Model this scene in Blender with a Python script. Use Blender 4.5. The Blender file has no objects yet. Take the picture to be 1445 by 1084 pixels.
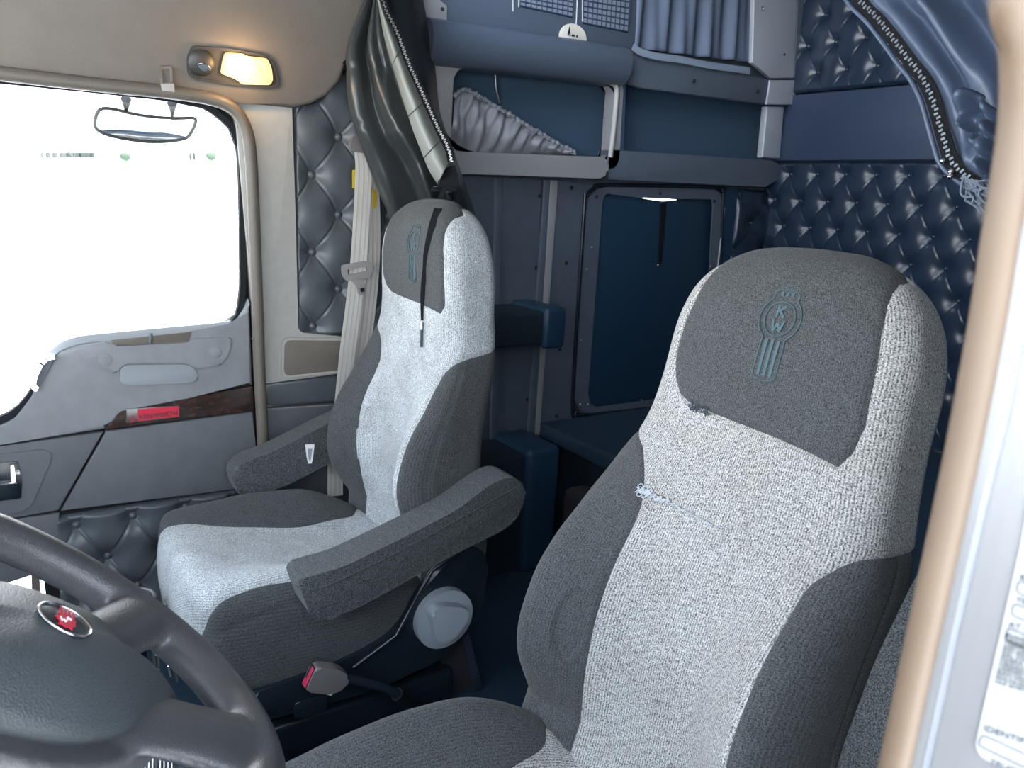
import bpy, bmesh, math, random
import numpy as np
from mathutils import Vector, Matrix
from mathutils.bvhtree import BVHTree
random.seed(7)
sc = bpy.context.scene
COL = sc.collection

# ------------------------------------------------------------------ camera (solved from the picture's vanishing points)
IW, IH, FPX = 1445, 1084, 1086.0
YAW, PIT, ROLL = math.radians(34), math.radians(13.8), math.radians(3.1)
CAM = np.array([1.12, 0.0, 1.22])
def _basis():
    f0 = np.array([-math.cos(YAW), math.sin(YAW), 0]); r0 = np.array([f0[1], -f0[0], 0])
    f = f0*math.cos(PIT)+np.array([0, 0, -math.sin(PIT)]); u0 = np.cross(r0, f)
    r = r0*math.cos(ROLL)+u0*math.sin(ROLL); u = np.cross(r, f)
    return r, u, f
CR, CU, CF = _basis()
def ray(px, py): return CF+CR*((px-IW/2)/FPX)-CU*((py-IH/2)/FPX)
def onpl(px, py, p0, n):                       # a picture point taken to a plane of the cab
    n = np.asarray(n, float); v = ray(px, py)
    return CAM+v*(((np.asarray(p0, float)-CAM)@n)/(v@n))
def X(px, py, x): return onpl(px, py, (x, 0, 0), (1, 0, 0))
def Y(px, py, y): return onpl(px, py, (0, y, 0), (0, 1, 0))
def Z(px, py, z): return onpl(px, py, (0, 0, z), (0, 0, 1))
def Xs(pts, x): return [X(a, b, x) for a, b in pts]
cd = bpy.data.cameras.new('camera'); cam = bpy.data.objects.new('camera', cd); COL.objects.link(cam)
cd.sensor_width = 36; cd.lens = FPX/IW*36; cd.clip_start = .01; cd.clip_end = 2000
M = Matrix(((CR[0], CU[0], -CF[0], CAM[0]), (CR[1], CU[1], -CF[1], CAM[1]), (CR[2], CU[2], -CF[2], CAM[2]), (0, 0, 0, 1)))
cam.matrix_world = M; sc.camera = cam
cd.dof.use_dof = True; cd.dof.focus_distance = 1.35; cd.dof.aperture_fstop = 11.0

# ------------------------------------------------------------------ materials
def mat(name, base, rough=.5, metal=0, var=0, vscale=8, bump=0, bscale=200, spec=.5, emit=None, estr=0, sheen=0, coat=0, var2=None, stretch=None, detail=3):
    m = bpy.data.materials.new(name); m.use_nodes = True; nt = m.node_tree; b = nt.nodes['Principled BSDF']
    b.inputs['Base Color'].default_value = (*base, 1); b.inputs['Roughness'].default_value = rough; b.inputs['Metallic'].default_value = metal
    b.inputs['Specular IOR Level'].default_value = spec; b.inputs['Coat Weight'].default_value = coat; b.inputs['Sheen Weight'].default_value = sheen
    b.inputs['Coat Roughness'].default_value = .15
    tc = nt.nodes.new('ShaderNodeTexCoord'); src = tc.outputs['Object']
    if stretch:
        mp = nt.nodes.new('ShaderNodeMapping'); mp.inputs['Scale'].default_value = stretch; nt.links.new(src, mp.inputs[0]); src = mp.outputs[0]
    if var:
        n = nt.nodes.new('ShaderNodeTexNoise'); n.inputs['Scale'].default_value = vscale; n.inputs['Detail'].default_value = detail
        nt.links.new(src, n.inputs['Vector'])
        cr = nt.nodes.new('ShaderNodeValToRGB'); e = cr.color_ramp.elements
        e[0].position = .3; e[1].position = .7
        e[0].color = (*[c*(1-var) for c in base], 1); e[1].color = (*(var2 or [c*(1+var) for c in base]), 1)
        nt.links.new(n.outputs['Fac'], cr.inputs[0]); nt.links.new(cr.outputs[0], b.inputs['Base Color'])
    if bump:
        n = nt.nodes.new('ShaderNodeTexNoise'); n.inputs['Scale'].default_value = bscale; n.inputs['Detail'].default_value = 2
        nt.links.new(src, n.inputs['Vector'])
        bp = nt.nodes.new('ShaderNodeBump'); bp.inputs['Strength'].default_value = bump; bp.inputs['Distance'].default_value = .002
        nt.links.new(n.outputs['Fac'], bp.inputs['Height']); nt.links.new(bp.outputs[0], b.inputs['Normal'])
    if emit:
        b.inputs['Emission Color'].default_value = (*emit, 1); b.inputs['Emission Strength'].default_value = estr
    return m
def fabric(name, dark, light, speck=650, rib=0, ribscale=260, stain=0, pile=False, rough=.95, sheen=.15):
    m = bpy.data.materials.new(name); m.use_nodes = True; nt = m.node_tree; N = nt.nodes; L = nt.links; b = N['Principled BSDF']
    b.inputs['Roughness'].default_value = rough; b.inputs['Specular IOR Level'].default_value = .2; b.inputs['Sheen Weight'].default_value = sheen
    tc = N.new('ShaderNodeTexCoord')
    n1 = N.new('ShaderNodeTexNoise'); n1.inputs['Scale'].default_value = speck; n1.inputs['Detail'].default_value = 2; n1.inputs['Roughness'].default_value = .7
    L.new(tc.outputs['Object'], n1.inputs['Vector'])
    fac = n1.outputs['Fac']
    if rib:
        w = N.new('ShaderNodeTexWave'); w.bands_direction = 'X'; w.inputs['Scale'].default_value = ribscale; w.inputs['Distortion'].default_value = .5; w.inputs['Detail'].default_value = 1
        w.inputs['Detail Scale'].default_value = 6
        L.new(tc.outputs['UV'], w.inputs['Vector'])
        mx = N.new('ShaderNodeMix'); mx.inputs[0].default_value = rib
        L.new(fac, mx.inputs[2]); L.new(w.outputs['Fac'], mx.inputs[3]); fac = mx.outputs[0]
    cr = N.new('ShaderNodeValToRGB'); e = cr.color_ramp.elements; e[0].position = .37; e[1].position = .64
    e[0].color = (*dark, 1); e[1].color = (*light, 1); L.new(fac, cr.inputs[0]); colr = cr.outputs[0]
    n2 = N.new('ShaderNodeTexNoise'); n2.inputs['Scale'].default_value = 14; n2.inputs['Detail'].default_value = 5; n2.inputs['Roughness'].default_value = .65
    L.new(tc.outputs['Object'], n2.inputs['Vector'])
    c2 = N.new('ShaderNodeValToRGB'); c2.color_ramp.elements[0].position = .3; c2.color_ramp.elements[1].position = .6
    k = 1-stain; c2.color_ramp.elements[0].color = (k, k*.98, k*.96, 1); c2.color_ramp.elements[1].color = (1, 1, 1, 1)
    L.new(n2.outputs['Fac'], c2.inputs[0])
    mu = N.new('ShaderNodeMix'); mu.data_type = 'RGBA'; mu.blend_type = 'MULTIPLY'; mu.inputs[0].default_value = 1
    L.new(colr, mu.inputs[6]); L.new(c2.outputs[0], mu.inputs[7]); L.new(mu.outputs[2], b.inputs['Base Color'])
    bp = N.new('ShaderNodeBump'); bp.inputs['Strength'].default_value = .35; bp.inputs['Distance'].default_value = .0012
    L.new(fac, bp.inputs['Height']); L.new(bp.outputs[0], b.inputs['Normal'])
    return m
MT = {}
MT['grey_fabric'] = fabric('heather_grey_knit', (.055, .057, .059), (.57, .57, .56), 520, .10, 75, .10)
MT['grey_fabric_p'] = fabric('heather_grey_plush', (.17, .185, .20), (.62, .66, .68), 420, .10, 75, .24)
MT['black_fabric'] = fabric('charcoal_knit', (.017, .020, .022), (.108, .115, .120), 700, .05, 75, .08, sheen=.08)
MT['arm_fabric'] = fabric('charcoal_tweed', (.014, .018, .021), (.135, .147, .152), 620, .05, 75, .05, sheen=.1)
MT['teal'] = mat('embossed_teal', (0.055, 0.098, 0.112), .8)
MT['foam'] = mat('yellow_foam', (.11, .06, .025), .95, bump=.5, bscale=400)
MT['thread'] = mat('pale_thread', (.42, .45, .5), .9)
MT['door_up'] = mat('slate_grey_plastic', (0.205, 0.213, 0.225), .55, var=.06, vscale=30, bump=.12, bscale=420)
MT['door_low'] = mat('dark_slate_plastic', (0.105, 0.113, 0.123), .6, var=.07, vscale=25, bump=.15, bscale=420)
MT['pocket'] = mat('pale_slate_plastic', (0.23, 0.25, 0.27), .5, bump=.1, bscale=420)
MT['liner'] = mat('warm_grey_headliner', (0.15, 0.13, 0.11), .65, var=.05, vscale=14, bump=.2, bscale=260)
MT['pillar'] = mat('pillar_grey_plastic', (0.35, 0.345, 0.32), .6, var=.04, vscale=40, bump=.1, bscale=420)
MT['seal'] = mat('taupe_rubber_seal', (0.115, 0.1, 0.083), .5, var=.06, vscale=60)
MT['gasket'] = mat('black_gasket', (.016, .018, .021), .85, spec=.15)
MT['vinyl'] = mat('black_button_vinyl', (0.075, 0.086, 0.097), .36, var=.1, vscale=20, bump=.12, bscale=500)
MT['vinyl_hazed'] = mat('black_vinyl_blue_haze', (0.028, 0.045, 0.085), .38, bump=.1, bscale=450)  # black vinyl; the blue is lens haze painted into its colour
MT['curtain'] = mat('black_curtain_vinyl', (0.036, 0.041, 0.042), .30, bump=.1, bscale=380)
MT['hem'] = mat('grey_green_hem_vinyl', (0.22, 0.235, 0.215), .38, bump=.06, bscale=380)
MT['webbing_black'] = mat('black_webbing', (.010, .011, .013), .9, bump=.3, bscale=900, spec=.15)
MT['belt'] = mat('taupe_seat_belt', (0.52, 0.5, 0.465), .6, var=.12, vscale=6, bump=.25, bscale=1200)
MT['belt_line'] = mat('belt_edge_weave', (0.4, 0.39, 0.365), .65)
MT['chrome'] = mat('polished_chrome', (.7, .7, .7), .16, 1)
MT['steel'] = mat('brushed_steel', (.38, .38, .38), .35, 1)
MT['dark_metal'] = mat('dark_screw_metal', (.03, .032, .036), .35, .6)
MT['yellow'] = mat('yellow_label', (0.5, 0.36, 0.01), .6)
MT['wood'] = mat('burl_wood_trim', (0.03, 0.014, 0.011), .22, var=.75, vscale=45, coat=.6, stretch=(1, 1, 2.2), detail=8)
MT['red'] = mat('red_badge_enamel', (.55, .02, .05), .3, coat=.4)
MT['red_button'] = mat('red_release_button', (.48, .035, .09), .4)
MT['buckle'] = mat('taupe_buckle_plastic', (.15, .138, .138), .5)
MT['knob'] = mat('pale_blue_grey_plastic', (0.28, 0.315, 0.35), .45)
MT['black_plastic'] = mat('gloss_black_plastic', (0.011, 0.017, 0.024), .22)
MT['matt_black'] = mat('matt_black_plastic', (0.012, 0.023, 0.036), .6)  # bluish lift in the black stands in for veiling haze
MT['wheel'] = mat('wheel_leather', (0.05, 0.05, 0.054), .33, var=.12, vscale=14, bump=.28, bscale=650)
MT['pad'] = mat('wheel_pad_grain', (0.042, 0.049, 0.054), .40, bump=.5, bscale=620)
MT['sleeper'] = mat('slate_sleeper_panel', (0.092, 0.113, 0.145), .55, var=.05, vscale=20, bump=.08, bscale=300)  # blue share of the panel colour carries the lens haze
MT['sleeper_lip'] = mat('grey_sleeper_moulding', (0.31, 0.305, 0.315), .5, bump=.08, bscale=300)
MT['hatch'] = mat('dark_hatch_blue_haze', (0.014, 0.042, 0.08), .4)  # blue of the hatch is haze put into the base colour
MT['cubby_in'] = mat('dark_cubby_lining', (0.045, 0.085, 0.14), .8)  # lining tinted blue to paint in the haze over the recess
MT['pouch'] = mat('silver_grey_nylon', (0.28, 0.28, 0.305), .4, bump=.1, bscale=300)
MT['carpet'] = mat('brown_carpet', (0.03, 0.03, 0.036), 1, bump=.8, bscale=500)
MT['floor'] = mat('black_rubber_floor', (0.012, 0.033, 0.06), .7, bump=.3, bscale=150)  # black floor, its blue tint painted in for the haze
MT['white'] = mat('light_leak_white', (.8, .8, .8), .4)  # white for the painted sliver of leaked daylight
MT['alum'] = mat('brushed_aluminium', (0.17, 0.17, 0.175), .35, .3, var=.04, vscale=60, stretch=(1, 1, .05))
MT['label_white'] = mat('white_label_paper', (.82, .83, .82), .5)
MT['ink'] = mat('grey_label_ink', (.05, .06, .08), .7)
MT['seal_tan'] = mat('tan_door_seal', (0.103, 0.068, 0.043), .55, var=.12, vscale=9)
MT['oval'] = mat('cream_sticker', (.75, .70, .62), .5)
MT['lens'] = mat('lit_amber_lens', (.9, .6, .25), .25, emit=(1, .47, .10), estr=.5, var=.0)
MT['bulb'] = mat('lit_bulb', (1, .9, .7), .3, emit=(1, .78, .42), estr=3.2)
MT['clear'] = mat('clear_clip_plastic', (.75, .77, .8), .25)
MT['ground'] = mat('bright_concrete', (.62, .63, .62), .9, var=.05, vscale=.2)
MT['line'] = mat('yellow_road_paint', (0.012, 0.0105, 0.002), .8)
MT['far_dark'] = mat('distant_dark', (0.025, 0.03, 0.025), .9)
MT['far_green'] = mat('distant_green', (0.03, 0.05, 0.03), .9)
MT['mirror'] = mat('pale_mirror_glass', (.92, .94, .95), .08, 1)
MT['mirror_rim'] = mat('grey_mirror_rim', (0.025, 0.025, 0.022), .7)
MT['grille'] = mat('grey_grille', (0.22, 0.25, 0.32), .5)
MT['rail'] = mat('grey_metal_rail', (0.45, 0.47, 0.53), .45, .2, bump=.15, bscale=200)
g = bpy.data.materials.new('window_glass'); g.use_nodes = True; nt = g.node_tree
for n in list(nt.nodes): nt.nodes.remove(n)
o_ = nt.nodes.new('ShaderNodeOutputMaterial'); tr = nt.nodes.new('ShaderNodeBsdfTransparent'); gl = nt.nodes.new('ShaderNodeBsdfGlossy'); fr = nt.nodes.new('ShaderNodeFresnel'); mx = nt.nodes.new('ShaderNodeMixShader')
gl.inputs['Roughness'].default_value = .02; fr.inputs['IOR'].default_value = 1.3
nt.links.new(fr.outputs[0], mx.inputs[0]); nt.links.new(tr.outputs[0], mx.inputs[1]); nt.links.new(gl.outputs[0], mx.inputs[2]); nt.links.new(mx.outputs[0], o_.inputs[0])
MT['glass'] = g
MT['vinyl_rear'] = mat('buttoned_vinyl_blue_haze', (0.016, 0.028, 0.052), .27, bump=.06, bscale=450)  # dark vinyl with the blue lens veil painted into it
MT['vinyl_roll'] = mat('dark_vinyl_blue_haze', (0.082, 0.103, 0.142), .4, bump=.1, bscale=450)  # slate blue here is the haze painted over dark vinyl
MT['curtain_hazed'] = mat('curtain_vinyl_blue_haze', (0.065, 0.09, 0.145), .4, bump=.1, bscale=450)  # black curtain vinyl, flare haze painted in as blue
MT['zip_teeth'] = mat('dull_zip_teeth', (.15, .165, .19), .4, .3)
MT['label_paper'] = mat('pale_label_paper', (.27, .275, .28), .5)
MT['label_ink'] = mat('dark_label_ink', (.012, .015, .02), .8, spec=.1)
MT['badge_metal'] = mat('dark_badge_metal', (.16, .155, .155), .35, .8)
MT['badge_letters'] = mat('dark_letter_metal', (.05, .045, .05), .35, .5)
MT['latch'] = mat('pale_latch_plastic', (.33, .32, .31), .4, .3)
MT['lamp_grey'] = mat('dark_lamp_housing', (0.035, 0.034, 0.032), .5)
# grain of the lens: dark dimples over the lit amber
def lens_mat():
    m = MT['lens']; nt = m.node_tree; b = nt.nodes['Principled BSDF']
    tc = nt.nodes.new('ShaderNodeTexCoord'); v = nt.nodes.new('ShaderNodeTexVoronoi'); v.inputs['Scale'].default_value = 190
    nt.links.new(tc.outputs['Object'], v.inputs['Vector'])
    cr = nt.nodes.new('ShaderNodeValToRGB'); cr.color_ramp.elements[0].color = (1, .62, .2, 1); cr.color_ramp.elements[1].color = (.75, .27, .03, 1)
    cr.color_ramp.elements[0].position = .15; cr.color_ramp.elements[1].position = .6
    nt.links.new(v.outputs['Distance'], cr.inputs[0]); nt.links.new(cr.outputs[0], b.inputs['Emission Color'])
lens_mat()

# ------------------------------------------------------------------ object helpers
def link(name, me, m, parent=None, smooth=None):
    o = bpy.data.objects.new(name, me); COL.objects.link(o)
    if m is not None and not me.materials: me.materials.append(MT[m] if isinstance(m, str) else m)
    if parent is not None: o.parent = parent; 
    if smooth is not None:
        for p in me.polygons: p.use_smooth = True
        if smooth < 180: me.set_sharp_from_angle(angle=math.radians(smooth))
    return o
def root_of(p):
    off = Vector((0, 0, 0))
    while p is not None: off += p.location; p = p.parent
    return off
def mesh(name, vs, fs, m, parent=None, smooth=40):
    off = root_of(parent)
    me = bpy.data.meshes.new(name); me.from_pydata([tuple(Vector(v)-off) for v in vs], [], fs); me.update(); 
    return link(name, me, m, parent, smooth)
def bmobj(name, bm, m, parent=None, smooth=40, local=False):
    if not local:
        off = root_of(parent); bmesh.ops.translate(bm, verts=bm.verts, vec=-off)
    me = bpy.data.meshes.new(name); bmesh.ops.recalc_face_normals(bm, faces=bm.faces); bm.to_mesh(me); bm.free()
    return link(name, me, m, parent, smooth)
def empty(name, loc):
    o = bpy.data.objects.new(name, None); COL.objects.link(o); o.location = loc; o.empty_display_size = .05; return o
def tag(o, label, cat, group=None):
    o['label'] = label; o['category'] = cat
    if group: o['group'] = group
    return o
def struct(o, label=None):
    o['kind'] = 'structure'
    if label: o['label'] = label
    return o
def thing(name, loc, label, cat, group=None): return tag(empty(name, loc), label, cat, group)
def round_poly(pts, r, seg=6):
    pts = [np.asarray(p, float) for p in pts]; out = []; n = len(pts)
    rr = r if isinstance(r, (list, tuple)) else [r]*n
    for i in range(n):
        p, a, b = pts[i], pts[i-1], pts[(i+1) % n]
        if rr[i] <= 0: out.append(p); continue
        da, db = a-p, b-p; la, lb = np.linalg.norm(da), np.linalg.norm(db); k = min(rr[i], la*.48, lb*.48)
        s, e = p+da/la*k, p+db/lb*k
        for j in range(seg+1):
            t = j/seg; out.append((1-t)**2*s+2*t*(1-t)*p+t*t*e)
    return out
def bm_plate(pts, d, bevel=0, seg=3, bm=None, both=True):
    bm2 = bmesh.new(); d = Vector(d)
    v0 = [bm2.verts.new(Vector(p)) for p in pts]; f0 = bm2.faces.new(v0)
    v1 = [bm2.verts.new(Vector(p)+d) for p in pts]; f1 = bm2.faces.new(v1[::-1])
    n = len(pts)
    for i in range(n): bm2.faces.new((v0[(i+1) % n], v0[i], v1[i], v1[(i+1) % n]))
    if bevel:
        es = [e for e in f1.edges] + ([e for e in f0.edges] if both else [])
        bmesh.ops.bevel(bm2, geom=es, offset=bevel, segments=seg, profile=.5, affect='EDGES', clamp_overlap=True)
    bmesh.ops.recalc_face_normals(bm2, faces=bm2.faces)
    if bm is None: return bm2
    me = bpy.data.meshes.new('t'); bm2.to_mesh(me); bm2.free(); bm.from_mesh(me); bpy.data.meshes.remove(me); return bm
def plate(name, pts, d, m, parent=None, bevel=0, seg=3, smooth=40, r=0):
    if r: pts = round_poly(pts, r)
    return bmobj(name, bm_plate(pts, d, bevel, seg), m, parent, smooth)
def bm_box(lo, hi, bevel=0, seg=3, bm=None):
    lo, hi = np.minimum(lo, hi), np.maximum(lo, hi)
    b2 = bmesh.new(); bmesh.ops.create_cube(b2, size=1)
    for v in b2.verts: v.co = Vector([(lo[i]+hi[i])/2+v.co[i]*(hi[i]-lo[i]) for i in range(3)])
    if bevel: bmesh.ops.bevel(b2, geom=b2.edges[:], offset=bevel, segments=seg, profile=.5, affect='EDGES', clamp_overlap=True)
    if bm is None: return b2
    me = bpy.data.meshes.new('t'); b2.to_mesh(me); b2.free(); bm.from_mesh(me); bpy.data.meshes.remove(me); return bm
def box(name, lo, hi, m, parent=None, bevel=.004, seg=3): return bmobj(name, bm_box(lo, hi, bevel, seg), m, parent)
def catmull(pts, n=8, closed=False):
    P = [np.asarray(p, float) for p in pts]; out = []; k = len(P)
    rng = range(k) if closed else range(k-1)
    for i in rng:
        p0 = P[i-1] if (closed or i > 0) else P[0]; p1 = P[i]; p2 = P[(i+1) % k]; p3 = P[(i+2) % k] if (closed or i+2 < k) else P[-1]
        for j in range(n):
            t = j/n; out.append(.5*((2*p1)+(-p0+p2)*t+(2*p0-5*p1+4*p2-p3)*t*t+(-p0+3*p1-3*p2+p3)*t**3))
    if not closed: out.append(P[-1])
    return out
def bm_tube(path, r, seg=10, closed=False, bm=None, cap=True, ry=None, up=None):
    bm = bm or bmesh.new(); P = [Vector(p) for p in path]; n = len(P)
    rs = r if hasattr(r, '__len__') else [r]*n; rings = []
    prev = None
    for i in range(n):
        t = (P[(i+1) % n]-P[i-1]) if closed else (P[min(i+1, n-1)]-P[max(i-1, 0)])
        t.normalize()
        if up is not None: x = Vector(up)-t*t.dot(Vector(up))
        elif prev is None: x = t.orthogonal()
        else: x = prev-t*t.dot(prev)
        x.normalize(); prev = x; y = t.cross(x)
        rings.append([bm.verts.new(P[i]+x*(rs[i]*math.cos(2*math.pi*k/seg))+y*((ry if ry else rs[i])*math.sin(2*math.pi*k/seg))) for k in range(seg)])
    m = n if closed else n-1
    for i in range(m):
        a, b = rings[i], rings[(i+1) % n]
        sh = 0
        if closed and i == n-1:
            sh = min(range(seg), key=lambda s: (a[0].co-b[s].co).length)
        for k in range(seg): bm.faces.new((a[k], a[(k+1) % seg], b[(k+1+sh) % seg], b[(k+sh) % seg]))
    if cap and not closed: bm.faces.new(rings[0][::-1]); bm.faces.new(rings[-1])
    return bm
def tube(name, path, r, m, parent=None, seg=10, closed=False, ry=None, up=None): return bmobj(name, bm_tube(path, r, seg, closed, ry=ry, up=up), m, parent, 60)
def bm_ribbon(path, side, w, th, bm=None, nrm=None):
    """flat strap: path of points, side vectors (one or per point), width(s), thickness"""
    bm = bm or bmesh.new(); n = len(path); rings = []
    for i in range(n):
        p = Vector(path[i]); s = Vector(side[i] if isinstance(side, list) else side).normalized(); ww = (w[i] if hasattr(w, '__len__') else w)/2
        t = (Vector(path[min(i+1, n-1)])-Vector(path[max(i-1, 0)])).normalized(); s = (s-t*t.dot(s)).normalized(); q = t.cross(s).normalized()*(th/2)
        rings.append([bm.verts.new(p-s*ww-q), bm.verts.new(p+s*ww-q), bm.verts.new(p+s*ww+q), bm.verts.new(p-s*ww+q)])
    for i in range(n-1):
        for k in range(4): bm.faces.new((rings[i][k], rings[i][(k+1) % 4], rings[i+1][(k+1) % 4], rings[i+1][k]))
    bm.faces.new(rings[0][::-1]); bm.faces.new(rings[-1]); return bm
def bm_dome(c, n, r, h, seg=14, rings=5, bm=None):
    """button / screw head: a low dome on a surface"""
    bm = bm or bmesh.new(); c = Vector(c); n = Vector(n).normalized(); x = n.orthogonal().normalized(); y = n.cross(x)
    prev = None
    for i in range(rings):
        a = i/rings*math.pi/2; rr = r*math.cos(a); hh = h*math.sin(a)
        ring = [bm.verts.new(c+n*hh+x*(rr*math.cos(2*math.pi*k/seg))+y*(rr*math.sin(2*math.pi*k/seg))) for k in range(seg)]
        if prev:
            for k in range(seg): bm.faces.new((prev[k], prev[(k+1) % seg], ring[(k+1) % seg], ring[k]))
        prev = ring
    tip = bm.verts.new(c+n*h)
    for k in range(seg): bm.faces.new((prev[k], prev[(k+1) % seg], tip))
    return bm
def dome(name, c, n, r, h, m, parent=None, seg=14): return bmobj(name, bm_dome(c, n, r, h, seg), m, parent, 60)
def disc_pts(c, n, r, seg=24, rx=None, xdir=None):
    c = Vector(c); n = Vector(n).normalized(); x = (Vector(xdir) if xdir is not None else n.orthogonal()); x = (x-n*n.dot(x)).normalized(); y = n.cross(x)
    return [c+x*((rx or r)*math.cos(2*math.pi*k/seg))+y*(r*math.sin(2*math.pi*k/seg)) for k in range(seg)]
def text_bm(s, size, origin, ex, ey, depth=.0008, bm=None, squeeze=1.0):
    """lettering turned into a mesh on the plane of ex, ey"""
    cu = bpy.data.curves.new('t', 'FONT'); cu.body = s; cu.size = 1; cu.extrude = 0; cu.resolution_u = 3
    ob = bpy.data.objects.new('t', cu); COL.objects.link(ob); bpy.context.view_layer.update()
    dg = bpy.context.evaluated_depsgraph_get(); me = bpy.data.meshes.new_from_object(ob.evaluated_get(dg))
    b2 = bmesh.new(); b2.from_mesh(me); bpy.data.objects.remove(ob); bpy.data.curves.remove(cu); bpy.data.meshes.remove(me)
    ex, ey = Vector(ex).normalized(), Vector(ey).normalized(); nz = ex.cross(ey)
    r = bmesh.ops.extrude_face_region(b2, geom=b2.faces[:]); top = {e for e in r['geom'] if isinstance(e, bmesh.types.BMVert)}
    for v in b2.verts:
        zz = depth if v in top else 0
        v.co = Vector(origin)+ex*(v.co.x*size*squeeze)+ey*(v.co.y*size)+nz*zz
    if bm is None: return b2
    m2 = bpy.data.meshes.new('t'); b2.to_mesh(m2); b2.free(); bm.from_mesh(m2); bpy.data.meshes.remove(m2); return bm
def ring_plate(name, outer, inner, d, m, parent=None, smooth=40):
    """a frame: outer and inner outlines of equal length, extruded along d"""
    n = len(outer); d = Vector(d); vs = [Vector(p) for p in outer]+[Vector(p) for p in inner]; vs += [v+d for v in vs]
    fs = []
    for i in range(n):
        j = (i+1) % n
        fs += [(i, j, n+j, n+i), (2*n+i, 3*n+i, 3*n+j, 2*n+j), (i, 2*n+i, 2*n+j, j), (n+i, n+j, 3*n+j, 3*n+i)]
    o = mesh(name, vs, fs, m, parent, smooth); return o
def resample(pts, n, closed=True):
    P = [np.asarray(p, float) for p in pts]; 
    if closed: P = P+[P[0]]
    d = [0]
    for i in range(len(P)-1): d.append(d[-1]+np.linalg.norm(P[i+1]-P[i]))
    out = []
    for k in range(n):
        s = d[-1]*k/(n if closed else n-1); i = min(max(int(np.searchsorted(d, s, side='right'))-1, 0), len(P)-2)
        t = (s-d[i])/max(d[i+1]-d[i], 1e-9); out.append(P[i]*(1-t)+P[i+1]*t)
    return out
# ------------------------------------------------------------------ seats: one upholstered surface, cut along its sewn seams into covers
def hinterp(x, xs, ys):
    xs = np.asarray(xs, float); ys = np.asarray(ys, float); x = np.clip(x, xs[0], xs[-1]); m = np.gradient(ys, xs)
    i = np.clip(np.searchsorted(xs, x, side='right')-1, 0, len(xs)-2); h = xs[i+1]-xs[i]; t = (x-xs[i])/h
    return (2*t**3-3*t**2+1)*ys[i]+(t**3-2*t**2+t)*h*m[i]+(-2*t**3+3*t**2)*ys[i+1]+(t**3-t**2)*h*m[i+1]
def sstep(x, a, b):
    t = np.clip((x-a)/(b-a), 0, 1); return t*t*(3-2*t)
BACK = dict(H0=.60, HT=.185, MM=2.7, hs=[0, .08, .16, .25, .34, .42, .48, .54, .60, .70, .80],
    w=[.250, .250, .241, .238, .235, .225, .209, .202, .199, .198, .199],
    nf=[.00, .012, .022, .024, .018, .008, .0, .0, .006, .008, .0],
    nb=[-.125, -.115, -.100, -.098, -.106, -.125, -.134, -.131, -.129, -.116, -.108],
    bb=[.045, .087, .096, .075, .035, .008, .0, .0, .0, .0, .0], lean=.01, sag=.012, hmin=-.09)
CUSH = dict(H0=.53, HT=.075, MM=2.6, hs=[0, .06, .11, .16, .21, .31, .41, .48, .54, .605],
    w=[.19, .20, .225, .238, .245, .25, .25, .248, .245, .24],
    nf=[-.075, -.072, -.068, -.062, -.055, -.038, -.012, .006, .022, .024],
    nb=[-.215]*10, bb=[0, .02, .045, .065, .08, .075, .05, .025, .005, 0], lean=.0, sag=0)
def pillow(u, v, P):
    u = np.asarray(u, float); v = np.asarray(v, float); t = np.clip((v-.8)/.2, 0, 1)*math.pi/2
    h0_ = P.get('hmin', 0); h = np.where(v < .8, h0_+v/.8*(P['H0']-h0_), P['H0']+P['HT']*np.sin(t)**(2/2.2)); k = np.clip((h-P['H0'])/P['HT'], 0, 1)
    wf = np.clip(1-k**P['MM'], 0, 1)**(1/P['MM']); df = np.clip(1-k**5, 0, 1)**.5
    w = hinterp(h, P['hs'], P['w'])*wf; nf = hinterp(h, P['hs'], P['nf']); nb = hinterp(h, P['hs'], P['nb']); bb = hinterp(h, P['hs'], P['bb'])
    mid = (nf+nb)/2-P['lean']*k; nf = mid+(nf-mid)*df; nb = mid+(nb-mid)*df
    s = np.sign(u); q = np.abs(u); dep = nf-nb
    r = np.minimum(np.minimum(.05, w*.6), dep*.55); rb = np.minimum(np.minimum(.03, w*.4), dep*.4)
    th1 = (q-.42)/.14*math.pi/2; f2 = (q-.56)/.16; th3 = (q-.72)/.10*math.pi/2; f4 = (q-.82)/.18
    c = [q <= .42, q <= .56, q <= .72, q <= .82]
    a = np.select(c, [q/.42*(w-r), w-r+r*np.sin(th1), w, w-rb+rb*np.cos(th3)], (w-rb)*(1-f4))
    n = np.select(c, [nf, nf-r+r*np.cos(th1), (nf-r)+(nb+rb-nf+r)*f2, nb+rb-rb*np.sin(th3)], nb)
    aw = a/np.maximum(w, 1e-4); front = np.where(q <= .42, 1, np.where(q < .72, 1-sstep(q, .42, .72), 0))
    n = n+bb*sstep(aw, .22, .96)*front-P['sag']*aw**2*np.where(q < .56, 1, 0)*(1-sstep(q, .42, .56))*(1-sstep(bb, .0, .06))
    return s*a, n, h
def v_of_h(h, P):
    h = np.asarray(h, float); k = np.clip((h-P['H0'])/P['HT'], 0, 1)
    return np.where(h < P['H0'], (h-P.get('hmin', 0))/(P['H0']-P.get('hmin', 0))*.8, .8+.2*np.arcsin(k**1.1)*2/math.pi)
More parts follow.
